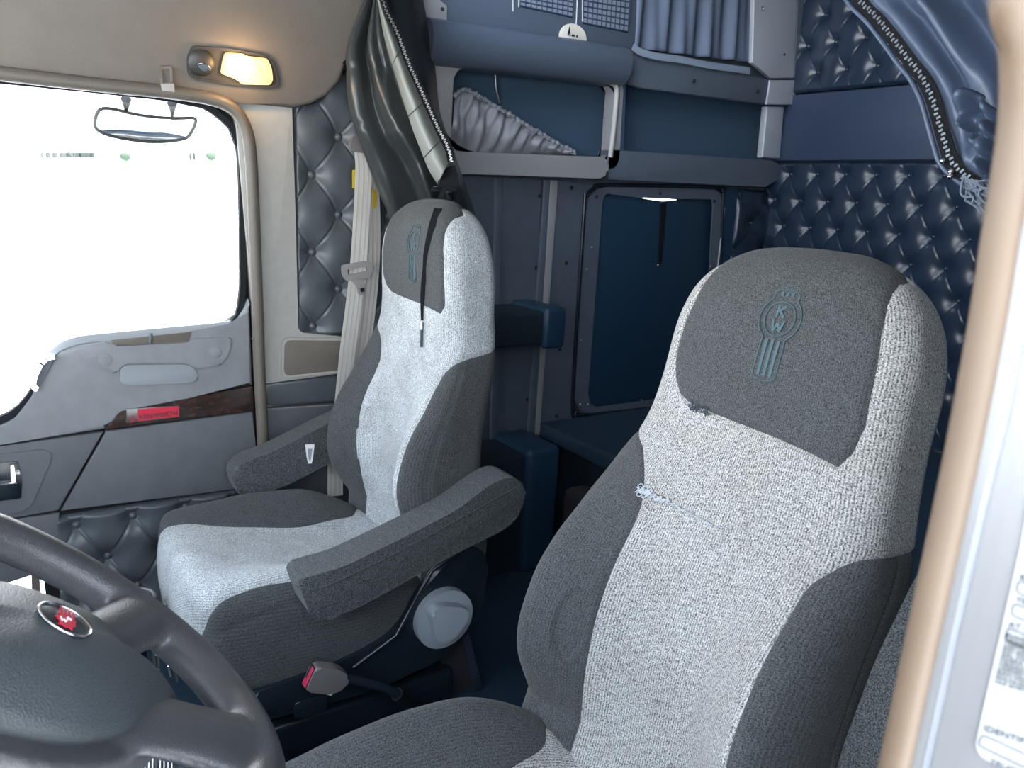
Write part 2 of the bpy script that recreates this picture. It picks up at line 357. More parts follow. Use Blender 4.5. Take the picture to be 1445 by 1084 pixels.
class Frame:
    def __init__(s, O, A, N, H, P, h0=0): s.O, s.A, s.N, s.H = [np.asarray(q, float) for q in (O, A, N, H)]; s.P = P; s.h0 = h0
    def pt(s, u, v, lift=0):
        a, n, h = pillow(u, v, s.P)
        p = s.O+a[..., None]*s.A+n[..., None]*s.N+(h-s.h0)[..., None]*s.H
        return p
    def nrm(s, u, v):
        e = 1.5e-3; vv = np.clip(v, e, 1-2*e)
        du = s.pt(u+e, vv)-s.pt(u-e, vv); dv = s.pt(u, vv+e)-s.pt(u, vv-e)
        n = np.cross(du, dv); n /= np.maximum(np.linalg.norm(n, axis=-1, keepdims=True), 1e-12)
        a, nn, h = pillow(u, vv, s.P); mid = (hinterp(h, s.P['hs'], s.P['nf'])+hinterp(h, s.P['hs'], s.P['nb']))/2
        out = a[..., None]*s.A+(nn-mid)[..., None]*s.N
        return n*np.sign((n*out).sum(-1, keepdims=True)+1e-9)
    def ah(s, a, h, lift=0):
        """points on the front of the cover from a sideways distance and a height"""
        a = np.atleast_1d(np.asarray(a, float)); h = np.atleast_1d(np.asarray(h, float)); v = v_of_h(h, s.P)
        u = np.zeros_like(a)
        ug = np.linspace(0, .6, 200)
        for i in range(len(a)):
            ag = pillow(ug, np.full(200, v[i]), s.P)[0]; u[i] = np.interp(abs(a[i]), ag, ug)*np.sign(a[i])
        return s.pt(u, v)+s.nrm(u, v)*lift
def sdf_poly(U, V, poly):
    P = np.asarray(poly, float); d = np.full(U.shape, 1e9); ins = np.zeros(U.shape, bool)
    for i in range(len(P)):
        a, b = P[i-1], P[i]; e = b-a; L = max((e**2).sum(), 1e-12)
        t = np.clip(((U-a[0])*e[0]+(V-a[1])*e[1])/L, 0, 1)
        d = np.minimum(d, np.hypot(U-a[0]-t*e[0], V-a[1]-t*e[1]))
        c = ((a[1] > V) != (b[1] > V)) & (U < (b[0]-a[0])*(V-a[1])/np.where(abs(b[1]-a[1]) < 1e-12, 1e-12, b[1]-a[1])+a[0])
        ins ^= c
    return np.where(ins, -d, d)
US = .46          # metres along the cover per unit of u
def line_dist(U, V, pl):
    d = np.full(U.shape, 1e9)
    for a, b in zip(pl[:-1], pl[1:]):
        a = np.array([a[0]*US, a[1]]); b = np.array([b[0]*US, b[1]]); e = b-a; L = max((e**2).sum(), 1e-12)
        t = np.clip(((U-a[0])*e[0]+(V-a[1])*e[1])/L, 0, 1); d = np.minimum(d, np.hypot(U-a[0]-t*e[0], V-a[1]-t*e[1]))
    return d
def smooth_pl(pl, n=3):
    pl = [(float(a), float(b)) for a, b in pl]
    for _ in range(n):                                               # corner cutting
        q = [pl[0]]
        for (a, b), (c, d) in zip(pl[:-1], pl[1:]): q += [(.75*a+.25*c, .75*b+.25*d), (.25*a+.75*c, .25*b+.75*d)]
        pl = q+[pl[-1]]
    return pl
def covers(fr, regions, seams, nu, nv, body_mat, body_name, root, wrinkle=0, mats=None):
    """regions: (part name, material, outline in (u, h)); seams: (polyline in (u, h), depth, width)"""
    u = np.linspace(-1, 1, nu); v = np.concatenate([np.linspace(0, .8, int(nv*.72)), np.linspace(.8, 1, nv-int(nv*.72)+1)[1:]])
    Ug, Vg = np.meshgrid(u, v); Hg = pillow(Ug, Vg, fr.P)[2]
    F = [sdf_poly(Ug*US, Hg, [(a*US, b) for a, b in poly]) for _, _, poly in regions]
    SD = [line_dist(Ug*US, Hg, pl) for pl, _, _ in seams]
    fields = F+SD; nf = len(F)
    rows, cols = Ug.shape
    base = np.stack([Ug, Vg]+fields, -1).reshape(-1, 2+len(fields))
    idx = np.arange(rows*cols).reshape(rows, cols)
    q = np.stack([idx[:-1, :-1], idx[:-1, 1:], idx[1:, 1:], idx[1:, :-1]], -1).reshape(-1, 4)
    sign = np.stack([base[:, 2+i] < 0 for i in range(nf)], -1)
    pts = [list(map(float, r)) for r in base]; out = {i: [] for i in range(nf+1)}
    qs = sign[q]                                                     # cells, 4, regions
    allin = qs.all(1); anyin = qs.any(1)
    for i in range(nf): out[i] += q[allin[:, i]].tolist()
    out[nf] += q[~anyin.any(1)].tolist()
    mixed = np.where((anyin & ~allin).any(1))[0]
    def clip(poly, k, keep_neg):
        res = []; n = len(poly)
        for i in range(n):
            a, b = poly[i], poly[(i+1) % n]; fa, fb = pts[a][2+k], pts[b][2+k]; ia = (fa < 0) == keep_neg; ib = (fb < 0) == keep_neg
            if ia: res.append(a)
            if ia != ib:
                key = (min(a, b), max(a, b), k)
                if key not in cache:
                    t = fa/(fa-fb); pts.append([x+(y-x)*t for x, y in zip(pts[a], pts[b])]); cache[key] = len(pts)-1
                res.append(cache[key])
        return res
    cache = {}
    for ci in mixed:
        poly = q[ci].tolist()
        for k in range(nf):
            if anyin[ci, k]:
                if allin[ci, k]: poly = []; break
                pin = clip(poly, k, True)
                if len(pin) > 2: out[k].append(pin)
                poly = clip(poly, k, False)
                if len(poly) < 3: break
        if len(poly) > 2: out[nf].append(poly)
    A = np.array(pts); Uf, Vf = A[:, 0], A[:, 1]
    P3 = fr.pt(Uf, Vf); Nn = fr.nrm(Uf, Vf)
    disp = np.zeros(len(A))
    for i in range(nf):
        d = np.abs(A[:, 2+i]); disp -= .0035*np.exp(-(d/.0035)**2); disp += np.where(A[:, 2+i] < 0, .0025*(1-np.exp(-d/.02)), 0)
    for i, (_, dep, wid) in enumerate(seams): disp -= dep*np.exp(-(A[:, 2+nf+i]/wid)**2)
    if wrinkle:
        for kx, ky, ph, am in [(31, 17, 0, .5), (-19, 37, 1.3, .5), (57, -23, 2.1, .25), (13, 71, .4, .25)]:
            disp += wrinkle*am*np.sin(P3[:, 0]*kx+P3[:, 1]*ky*.7+P3[:, 2]*ky+ph)
    P3 = P3+Nn*disp[:, None]
    objs = []
    for i in list(range(nf))+[nf]:
        fs = out[i]
        if not fs: continue
        used = sorted({k for f in fs for k in f}); mp = {k: j for j, k in enumerate(used)}
        nm, mt = (regions[i][0], regions[i][1]) if i < nf else (body_name, body_mat)
        off = np.array(root_of(root))
        me = bpy.data.meshes.new(nm); me.from_pydata((P3[used]-off).tolist(), [], [[mp[k] for k in f] for f in fs])
        ul = me.uv_layers.new(name='cloth'); li = np.array([used[l.vertex_index] for l in me.loops]); ul.data.foreach_set('uv', np.stack([Uf[li]*US, Vf[li]], -1).ravel())
        bm = bmesh.new(); bm.from_mesh(me); bmesh.ops.remove_doubles(bm, verts=bm.verts, dist=2e-5); bm.to_mesh(me); bm.free()
        objs.append(link(nm, me, mt, root, 180))
    return objs
def back_regions(hb, tipu, left_in, right_in):
    top = [(.445, .60), (.442, .68), (.456, .715), (.476, .734), (.508, .75), (.60, .764), (.75, .772), (1.02, .775)]
    edge = [(tipu, hb-.008), (tipu+.03, hb+.012), (.448, hb+.05)]
    hp = [(0, hb+.004), (.15, hb+.002), (.30, hb-.003)]+edge+top
    left = [(-a, b) for a, b in reversed(top)]+[(-.44, hb+.065), (-.42, hb+.04), (-.366, hb+.018), (-.302, hb+.010), (-.15, hb+.006)]
    head = hp+[(1.02, .80), (-1.02, .80)]+left
    return [('headrest_panel', 'black_fabric', head), ('bolster', 'black_fabric', right_in+[(1.02, right_in[-1][1]), (1.02, -.11), (right_in[0][0], -.11)]),
            ('bolster', 'black_fabric', left_in+[(-1.02, left_in[-1][1]), (-1.02, -.11), (left_in[0][0], -.11)])]
def cush_regions():
    r = smooth_pl([(.60, -.012), (.56, .02), (.525, .055), (.505, .10), (.495, .15), (.495, .30), (.496, .39), (.48, .46), (.488, .509), (.503, .543), (.538, .559), (.593, .575), (.66, .587)])+[(1.02, .61), (1.02, -.11)]
    l = smooth_pl([(-.60, .05), (-.50, .075), (-.40, .10), (-.310, .12), (-.262, .187), (-.226, .257), (-.228, .347), (-.232, .446), (-.273, .519), (-.285, .562), (-.42, .590), (-.62, .596)])+[(-1.02, .61), (-1.02, -.11), (-.62, -.11)]
    return [('cushion_bolster', 'black_fabric', r), ('cushion_bolster', 'black_fabric', l)]
def emblem(fr, root, a0, h0, s=1.0, skew=0):
    """radiator shaped crest with two letters in a ring, stitched in teal on the headrest"""
    bm = bmesh.new()
    def line(pts, r=.0011, closed=False):
        P = np.array(pts)*s; w = fr.ah(a0+P[:, 0]+skew*P[:, 1], h0+P[:, 1], .0032); bm_tube([tuple(x) for x in w], r, 6, closed, bm=bm)
    def bar(p, q, wd):
        n = 6; P = np.array([np.array(p)*(1-t)+np.array(q)*t for t in np.linspace(0, 1, n)])*s
        w = fr.ah(a0+P[:, 0]+skew*P[:, 1], h0+P[:, 1], .0035); side = [tuple(fr.A)]*n
        if abs(P[0, 1]-P[-1, 1]) < 1e-4: side = [tuple(fr.H)]*n
        bm_ribbon([tuple(x) for x in w], side, wd, .0012, bm=bm)
    circ = lambda r, a, b, n: [(r*math.sin(t), r*math.cos(t)) for t in np.linspace(a, b, n)]
    line(circ(.0235, 0, 2*math.pi, 36)[:-1], closed=True)
    line(circ(.032, math.radians(38), math.radians(147), 16)); line(circ(.032, math.radians(-38), math.radians(-147), 16))
    line([(-.0175, -.027), (-.0185, -.05), (-.0185, -.078), (-.014, -.083), (0, -.0855), (.014, -.083), (.0185, -.078), (.0185, -.05), (.0175, -.027)])
    line([(.0197, .0252), (.0185, .035), (.013, .0385), (0, .040), (-.013, .0385), (-.0185, .035), (-.0197, .0252)])
    for x in (-.0095, 0, .0095): bar((x, -.029), (x, -.079), .0046)
    for x in (-.008, 0, .008): bar((x, .031), (x, .036), .004)
    K = [((-.006, .0175), (-.006, .002)), ((-.006, .009), (.0055, .0175)), ((-.003, .0105), (.006, .002))]
    Wl = [((-.009, -.002), (-.005, -.0175)), ((-.005, -.0175), (0, -.006)), ((0, -.006), (.005, -.0175)), ((.005, -.0175), (.009, -.002))]
    for p, q in K+Wl: bar(p, q, .0036)
    return bmobj('emblem', bm, 'teal', root, 60)
CUSHD = dict(CUSH, bb=[0, .03, .062, .084, .098, .092, .064, .034, .010, 0])
def make_seat(cp, O, rec, hb, tipu, left_in, right_in, root, gmat, nu, nv, seam_u, em):
    r = math.radians(rec)
    fb = Frame(O, (1, 0, 0), (0, -math.cos(r), math.sin(r)), (0, math.sin(r), math.cos(r)), BACK)
    regs = back_regions(hb, tipu, smooth_pl(left_in), smooth_pl(right_in))
    seams = [([(-.30, .378), (0, .380), (.40, .370)], .0022, .003),
             ([(seam_u, .425), (seam_u, .30), (seam_u, .2), (seam_u-.01, .0)], .003, .0028), ([(-seam_u, .44), (-seam_u, .0)], .003, .0028),
             ([(.66, .0), (.66, .40)], .0, .01)]
    parts = covers(fb, regs, seams, nu, nv, gmat, 'backrest', root, .0008)
    fc = Frame(O, (1, 0, 0), (0, 0, 1), (0, -1, 0), cp, .06)
    cs = [([(.525, .05), (.53, .3), (.541, .384), (.56, .445), (.58, .517), (.603, .57)], .0032, .003), ([(-.535, .05), (-.53, .3), (-.535, .5), (-.56, .59)], .0032, .003)]
    parts += covers(fc, cush_regions(), cs, nu, int(nv*.8), gmat, 'seat_cushion', root, .0016)
    emblem(fb, root, *em)
    return fb, fc, parts
drv = thing('driver_seat', (.45, .55, .0), 'large grey and black fabric driver seat nearest the camera, torn at its seams', 'seat')
DRL = [(-.25, -.11), (-.25, .0), (-.246, .032), (-.242, .09), (-.249, .156), (-.253, .212), (-.255, .276), (-.254, .338), (-.275, .373), (-.334, .411), (-.46, .455), (-.7, .47)]
DRR = [(.424, -.11), (.424, .06), (.424, .159), (.419, .206), (.412, .252), (.402, .306), (.403, .342), (.413, .368), (.435, .384), (.468, .407), (.518, .422), (.625, .425), (.72, .432)]
fbD, fcD, _ = make_seat(CUSHD, (.45, .7044, .4245), 15, .517, .402, DRL, DRR, drv, 'grey_fabric', 330, 320, .638, (.016, .673, 1.0))
pas = thing('passenger_seat', (-.531, .6, .0), 'grey and black passenger seat by the far door, with two black armrests', 'seat')
PAL = [(-.31, -.11), (-.305, .004), (-.290, .027), (-.277, .08), (-.279, .142), (-.286, .201), (-.289, .259), (-.281, .312), (-.258, .358), (-.262, .40), (-.34, .435), (-.48, .455), (-.7, .47)]
PAR = [(.448, -.11), (.448, .05), (.450, .145), (.455, .207), (.455, .261), (.453, .309), (.453, .35), (.455, .381), (.467, .413), (.502, .434), (.552, .446), (.653, .452), (.76, .461)]
fbP, fcP, _ = make_seat(CUSH, (-.5314, .783, .4175), 2.1, .545, .415, PAL, PAR, pas, 'grey_fabric_p', 230, 230, .54, (.036, .684, 1.03))
# the tear in the driver's seam: foam showing, frayed threads
bm = bmesh.new()
aa = np.linspace(-.098, -.066, 14); top = fbD.ah(aa, .383+.0028*np.sin((aa+.098)/.032*math.pi)-(aa+.098)*.12, .003); bot = fbD.ah(aa, .383-.0030*np.sin((aa+.098)/.032*math.pi)-(aa+.098)*.12, .003)
for i in range(13):
    q = [bm.verts.new(p) for p in (top[i], top[i+1], bot[i+1], bot[i])]; bm.faces.new(q)
bmesh.ops.remove_doubles(bm, verts=bm.verts, dist=1e-5)
bmobj('torn_seam', bm, 'foam', drv, 60)
bm = bmesh.new(); rr = random.Random(3)
for i in range(120):
    a0 = -.124+.075*rr.random()**1.2; k = max(.25, 1-(a0+.124)/.085); h0 = .380+rr.uniform(-.008, .005)*k; da = rr.uniform(-.013, .013)*k; dh = rr.uniform(-.006, .006)*k
    P = fbD.ah(np.array([a0, a0+da*.3, a0+da*.7, a0+da]), np.array([h0, h0+dh, h0+dh*.8+rr.uniform(-.002, .002), h0-dh*.3]), .0036)
    bm_tube([tuple(x) for x in catmull(P, 3)], .00065, 4, bm=bm)
for i in range(46):
    a0 = rr.uniform(-.05, .03); h0 = .3795-(a0+.05)*.03; P = fbD.ah(np.array([a0, a0+.004]), np.array([h0+rr.uniform(-.001, .001), h0+rr.uniform(-.0015, .0015)]), .002)
    bm_tube([tuple(x) for x in P], .0006, 4, bm=bm)
bmobj('frayed_threads', bm, 'thread', drv, 60)
bm = bmesh.new()
for i in range(60):
    a0 = rr.uniform(-.104, -.064); h0 = .5215+rr.uniform(-.003, .005)-(a0+.08)*.05; da = rr.uniform(-.007, .007); dh = rr.uniform(-.005, .005)
    P = fbD.ah(np.array([a0, a0+da*.5, a0+da]), np.array([h0, h0+dh*.7, h0+dh]), .0036)
    bm_tube([tuple(x) for x in catmull(P, 3)], .0008, 4, bm=bm)
bmobj('frayed_threads', bm, 'matt_black', drv, 60)
def arm(name, prof, x0, x1, root, bev=.02, m='arm_fabric', tip=.012):
    """padded armrest: side outline in (y, z), rounded, tapering to the front"""
    pr = round_poly([(0, a, b) for a, b in prof], .03, 5); bm = bm_plate([(x0, p[1], p[2]) for p in pr], (x1-x0, 0, 0), bev, 5)
    return bmobj(name, bm, m, root, 60)
NA = [(.420, .489), (.445, .405), (.470, .385), (.56, .402), (.761, .465), (.90, .500), (.944, .545), (.935, .602), (.89, .622), (.846, .612), (.758, .565), (.62, .525), (.51, .495), (.45, .492)]
na = arm('armrest', NA, -.277, -.193, pas, .022)
bm = bm_tube([tuple(p) for p in catmull([(x, y, z) for x, y, z in [(-.21, .424, .468), (-.196, .440, .462), (-.1925, .465, .4615), (-.1925, .546, .479), (-.1925, .66, .510), (-.1925, .758, .542), (-.1925, .91, .592)]], 6)], .0022, 6); bmobj('armrest_seam', bm, 'black_fabric', na, 60)
FA = [(.443, .505), (.462, .433), (.489, .422), (.589, .440), (.72, .49), (.86, .54), (.885, .60), (.84, .645), (.695, .596), (.555, .540), (.49, .525)]
arm('armrest', FA, -.868, -.79, pas, .018)
DA = [(.745, .56), (.75, .62), (.79, .735), (.845, .825), (.875, .845), (.905, .83), (.925, .78), (.875, .62), (.845, .53), (.79, .52)]
arm('armrest', DA, .715, .79, drv, .02)
# passenger seat: side frame plate, recline knob, pedestal
pl = round_poly([(-.268, y, z) for y, z in [(.33, .215), (.34, .15), (.62, .135), (.80, .165), (.885, .24), (.90, .40), (.84, .44), (.74, .37), (.68, .27), (.56, .235)]], .05)
plate('side_shield', pl, (-.03, 0, 0), 'black_plastic', pas, .012)
bm = bm_tube([(-.262, .56, .215), (-.262, .66, .262), (-.262, .71, .345), (-.262, .745, .40), (-.262, .80, .425)], .005, 8); bmobj('shield_trim_wire', bm, 'black_plastic', pas, 60)
kc = np.array((-.268, .775, .277))
kn = bm_plate(disc_pts(kc, (1, 0, 0), .071, 40), (.022, 0, 0), .006, 3, both=False); kb = bmobj('recline_knob', kn, 'knob', pas, 50)
gx = kc[0]+.048; gp = round_poly([X(a, b, gx) for a, b in [(609, 868), (618, 858), (630, 856), (655, 858), (662, 863), (661, 876), (645, 899), (630, 909), (617, 908)]], .009)
gb = plate('knob_grip', gp, (-.03, 0, 0), 'knob', kb, .006)
bm = bm_box((-.78, .34, .0), (-.30, .84, .10), .02); bmobj('pedestal', bm, 'black_plastic', pas)
bm = bm_box((-.76, .36, .10), (-.315, .82, .21), .03); bmobj('suspension_cover', bm, 'matt_black', pas)
bm = bm_plate(round_poly([(-.265, .43, .175), (-.265, .43, .135), (-.265, .50, .13), (-.265, .505, .17)], .012), (.006, 0, 0), .002); bmobj('slide_lever', bm, 'black_plastic', pas)
# driver seat: recline bracket, pedestal
pp = catmull([(.205, .80, .36), (.20, .76, .355), (.195, .735, .33), (.20, .71, .30)], 6); bm = bm_ribbon([tuple(p) for p in pp], (1, 0, 0), .022, .006)
bmobj('recline_bracket', bm, 'chrome', drv, 60)
bm = bm_box((.24, .30, .0), (.66, .80, .12), .02); bmobj('pedestal', bm, 'black_plastic', drv)
bm = bm_box((.25, .28, .12), (.65, .78, .212), .03); bmobj('suspension_cover', bm, 'matt_black', drv)
# white clip hanging on the far armrest
q = [X(430.5, 627, -.787), X(442.8, 626.5, -.787), X(440.5, 646, -.787), X(438.8, 653, -.787), X(434.5, 653.5, -.787), X(432.5, 645, -.787)]
cl = thing('plastic_clip', tuple(q[4]), 'small white plastic clip stuck on the side of the far black armrest', 'clip')
inn = [np.mean(q, 0)+(p-np.mean(q, 0))*.62 for p in q]
ring_plate('clip_frame', q, inn, (.006, 0, 0), 'clear', cl); plate('clip_window', inn, (.002, 0, 0), 'pouch', cl)
# ------------------------------------------------------------------ the cab's shell
XD = -.945                                   # inner face of the far door
struct(box('floor', (-1.12, -.95, -.06), (1.0, 2.75, 0), 'floor', None, 0), 'black rubber cab floor')
struct(box('ceiling', (-1.12, -.95, 1.78), (1.02, 1.02, 1.84), 'liner', None, 0), 'grey cab roof lining')
struct(box('ceiling', (-1.12, .98, 2.34), (1.02, 2.75, 2.40), 'vinyl_hazed', None, 0), 'dark roof lining of the sleeper')
bm = bmesh.new()
for lo, hi in [((.85, .98, 1.84), (1.0, 1.02, 2.34)), ((-.85, .98, 2.29), (.85, 1.02, 2.34)), ((-1.12, .98, 1.84), (-.9, 1.02, 2.34))]: bm_box(lo, hi, bm=bm)  # unseen skylight opening, added to let sky light into the sleeper
struct(bmobj('wall_front', bm, 'vinyl_hazed'), 'bulkhead above the cab roof with an added skylight opening')
bm = bmesh.new()
for lo, hi in [((-1.12, .62, -.06), (-1.06, 1.70, 2.4)), ((-1.12, 2.33, -.06), (-1.06, 2.75, 2.4)), ((-1.12, 1.70, -.06), (-1.06, 2.33, .5)), ((-1.12, 1.70, 1.295), (-1.06, 2.33, 2.4)), ((-1.12, -.95, 1.44), (-1.0, .65, 1.84)), ((-1.12, -.95, -.06), (-1.0, -.45, 1.42))]: bm_box(lo, hi, bm=bm)
struct(bmobj('wall_passenger', bm, 'sleeper'), 'outer wall of the cab on the passenger side')
bm = bmesh.new()
for lo, hi in [((.99, .37, -.06), (1.05, 2.75, 2.4)), ((.96, -.95, 1.66), (1.02, .37, 1.84)), ((.96, -.95, -.06), (1.02, -.62, .95))]: bm_box(lo, hi, bm=bm)
struct(bmobj('wall_driver', bm, 'sleeper'), 'outer wall of the cab behind the driver door opening')
struct(box('wall_dashboard', (-1.0, -.95, -.06), (.96, -.62, .93), 'matt_black', None, .03), 'dark dashboard bulkhead under the windscreen')

# rear wall of the sleeper: button-tufted vinyl
def tuft(P, ex, ey, nz, w, h, u0, v0, du, dv, amp, m, parent, name='tufting', nxy=(150, 120), dip=.34, crease=.22):
    """a buttoned panel: P corner, ex/ey in-plane, (u0, v0) one button, rows staggered by du and dv"""
    P, ex, ey, nz = [np.asarray(q, float) for q in (P, ex, ey, nz)]
    U, V = np.meshgrid(np.linspace(0, w, nxy[0]), np.linspace(0, h, nxy[1])); a, b = (U-u0)/du, (V-v0)/dv
    p, q = (a+b)/2, (a-b)/2; D = 0
    for i in (0, 1):
        for j in (0, 1):
            fp, fq = np.floor(p)+i, np.floor(q)+j; db = np.hypot((fp+fq-a)*du, (fp-fq-b)*dv); D = D+np.exp(-(db/(dip*du))**1.5)
    dc = np.minimum(np.abs(p-np.round(p)), np.abs(q-np.round(q)))*du*1.5
    H = amp*(1-np.clip(D, 0, 1)-crease*np.exp(-(dc/.0028)**2)*(1-np.clip(D, 0, 1)))
    ed = np.minimum(np.minimum(U, w-U), np.minimum(V, h-V)); H *= np.clip(ed/.012, 0, 1)**.5
    pt = P+U[..., None]*ex+V[..., None]*ey+H[..., None]*nz; n0 = nxy[0]
    idx = np.arange(U.size).reshape(U.shape); f = np.stack([idx[:-1, :-1], idx[:-1, 1:], idx[1:, 1:], idx[1:, :-1]], -1).reshape(-1, 4)
    o = mesh(name, pt.reshape(-1, 3), f.tolist(), m, parent, 180); B = []
    for i in range(-40, 60):
        for j in range(-40, 60):
            if (i+j) % 2: continue
            u, v = u0+i*du, v0+j*dv
            if .012 < u < w-.012 and .012 < v < h-.012: B.append(P+u*ex+v*ey+nz*(-amp*.08))
    return o, B
YR = 2.64
rear = struct(empty('wall_rear', (0, YR+.06, 0)), 'dark vinyl rear wall of the sleeper with rows of buttons')
bm = bm_box((-1.06, YR+.03, 0), (1.0, YR+.1, 2.36)); bmobj('backing', bm, 'vinyl_hazed', rear)
_, B1 = tuft((-1.05, YR, .25), (1, 0, 0), (0, 0, 1), (0, -1, 0), 1.35, 1.152, -.848+1.05, 1.256-.25, .0605, .1, .022, 'vinyl_rear', rear, 'quilted_panel', (420, 360), .42, .12)
_, B2 = tuft((-1.05, YR, 1.655), (1, 0, 0), (0, 0, 1), (0, -1, 0), 1.35, .6, -.848+1.05, 1.726-1.655, .0605, .1, .020, 'vinyl_rear', rear, 'quilted_panel', (420, 190), .42, .12)
for b in B1+B2:
    if b[0] < .12 and b[2] > .7 and b[2] < 1.95: dome('button', b, (0, -1, 0), .0095, .010, 'vinyl_rear', rear, 10)
bm = bm_plate(round_poly([(-1.05, YR, 1.408), (.3, YR, 1.408), (.3, YR, 1.65), (-1.05, YR, 1.65)], .01), (0, -.014, 0), .006); bmobj('flat_panel', bm, 'vinyl_hazed', rear)

# ------------------------------------------------------------------ far door
door = struct(empty('door_1', (-1.0, .05, 0)), 'grey passenger door with wood trim and red badge')
WIN = [(-.45, .66), (-.10, .615)]+[tuple(X(a, b, -.98)[1:]) for a, b in [(0, 588), (22, 578), (44, 552), (55, 530), (70, 510), (95, 491), (130, 481), (200, 471), (295, 465)]]
win_lo = [(-.98, y, z) for y, z in WIN]
win_up = [tuple(X(a, b, -.98)) for a, b in [(322, 458), (335, 440), (339, 400), (338, 300), (336, 215), (322, 178), (290, 152), (230, 140), (130, 129), (0, 116)]]+[(-.98, -.18, 1.40), (-.98, -.45, 1.32)]
WP = win_lo+win_up
outer = resample(WP, 120); cen = np.mean(outer, 0)
def grow(pts, d):
    P = np.array(pts); n = len(P); out = []
    for i in range(n):
        t = P[(i+1) % n]-P[i-1]; t /= np.linalg.norm(t)+1e-9; nn = np.array([0, t[2], -t[1]]); out.append(P[i]+nn*d)
    return out
sgn = 1 if np.linalg.norm(np.array(grow(outer, .01))[30]-cen) > np.linalg.norm(outer[30]-cen) else -1
g1 = grow(outer, sgn*.011)
ring_plate('window_frame', grow(outer, sgn*.075), grow(outer, sgn*.004), (-.012, 0, 0), 'gasket', door)
ring_plate('window_gasket', g1, grow(outer, -sgn*.004), (.018, 0, 0), 'gasket', door)
w1 = struct(plate('window_1', [p+np.array((-.006, 0, 0)) for p in outer], (-.004, 0, 0), 'glass', None, 0), 'passenger door window with a blown-out bright view')
# upper panel with its ledge: front face and the sloping top that carries the glass
top_px = [(-30, 618), (0, 611), (22, 600), (42, 575), (55, 545), (66, 515), (85, 496), (112, 486), (150, 481), (250, 471), (325, 463), (340, 452), (353, 430)]
top = [X(a, b, XD) for a, b in top_px]; top = [np.array((XD, -.45, .56))]+[np.array((XD, top[0][1]-.05, top[0][2]-.01))]+top
bot = [X(a, b, XD) for a, b in [(357, 545), (170, 580), (165, 584), (150, 606), (0, 628), (-30, 632)]]+[np.array((XD, -.45, .50))]
bm = bm_plate([p for p in top]+bot, (-.05, 0, 0), .011, 4); bmobj('upper_panel', bm, 'door_up', door, 50)
led = [(p, np.array((-.985, p[1], p[2]+.012))) for p in catmull(top, 3)]
bm = bmesh.new(); rows = []
for p, q in led: rows.append([bm.verts.new(p+np.array((-.004, 0, .0))), bm.verts.new(p*.5+q*.5+np.array((0, 0, .008))), bm.verts.new(q)])
for a, b in zip(rows[:-1], rows[1:]):
    for k in range(2): bm.faces.new((a[k], a[k+1], b[k+1], b[k]))
bmobj('window_ledge', bm, 'pocket', door, 180)
# wood trim strip and badge
wt = [X(a, b, XD+.002) for a, b in [(148, 606), (165, 585), (172, 580), (357, 545), (358, 579)]]
plate('wood_trim', round_poly(wt, [.004, .02, .01, .004, .004]), (-.03, 0, 0), 'wood', door, .003)
ba = [X(a, b, XD+.003) for a, b in [(178, 577), (253, 572), (253.5, 588), (178, 597)]]
ba[0] = ba[3]+(ba[0]-ba[3]); bdg = plate('badge', round_poly(ba, .003), (.003, 0, 0), 'badge_metal', door, .001)
bi = [np.array(p)+np.array((.0032, 0, 0)) for p in ba]; c0 = np.mean(bi, 0); bi = [c0+(p-c0)*np.array((1, .965, .88)) for p in bi]
bi2 = [bi[0]+(bi[1]-bi[0])*.2, bi[1], bi[2], bi[3]+(bi[2]-bi[3])*.2]
plate('badge_enamel', bi2, (.0008, 0, 0), 'red', bdg)
ex = bi[2]-bi[3]; ey = np.array((0, 0, 1)); org = bi2[3]+ex*.02+np.array((.0011, 0, .0045)); ez = np.linalg.norm(bi2[2]-bi2[3])
bt = text_bm('KENWORTH', .0165, org, ex, ey, .0012, squeeze=1.0)
xs = [v.co.y for v in bt.verts]; k = ez*.92/(max(xs)-min(xs)); x0 = min(xs)
for v in bt.verts:
    t = (v.co.y-x0); v.co.y = x0+t*k; v.co.z += (ex[2]/ex[1])*t*(k-1)
bmobj('badge_lettering', bt, 'badge_letters', bdg, 30)
bm = bmesh.new(); cc = bi[3]*.9+bi[2]*.1+np.array((.001, 0, .0095))
bm_tube([tuple(p) for p in disc_pts(cc, (1, 0, 0), .0062, 20)], .0008, 6, True, bm=bm)
for dy in (-.003, 0, .003): bm_box(cc+np.array((0, dy-.0007, -.0105)), cc+np.array((.0012, dy+.0007, -.0062)), bm=bm)
bmobj('badge_crest', bm, 'red', bdg)
# lower panels
lp = [X(a, b, XD-.004) for a, b in [(150, 609), (357, 581), (368, 686), (270, 698), (86, 722)]]
plate('lower_panel', lp, (-.03, 0, 0), 'door_low', door, .005)
fp = [X(a, b, XD-.004) for a, b in [(146, 610), (83, 721), (0, 734), (-40, 740)]]+[np.array((XD-.004, -.45, .42)), np.array((XD-.004, -.45, .50))]+[X(-30, 634, XD-.004), X(0, 630, XD-.004)]
plate('front_panel', fp, (-.03, 0, 0), 'door_low', door, .005)
plate('kick_panel', [X(a, b, XD-.008) for a, b in [(-40, 742), (84, 724), (84, 800), (-40, 840)]], (-.03, 0, 0), 'door_low', door, .004)
bz = [X(a, b, XD) for a, b in [(-40, 647), (0, 641), (62, 634), (72, 640), (72, 650), (44, 714), (30, 722), (-40, 730)]]
plate('handle_bezel', round_poly(bz, .008), (-.012, 0, 0), 'door_low', door, .005)
hp = [X(a, b, XD+.001) for a, b in [(-40, 656), (25, 651), (31, 680), (30, 703), (-40, 712)]]
hb_ = plate('handle_recess', round_poly(hp, .004), (.002, 0, 0), 'black_plastic', door, .001)
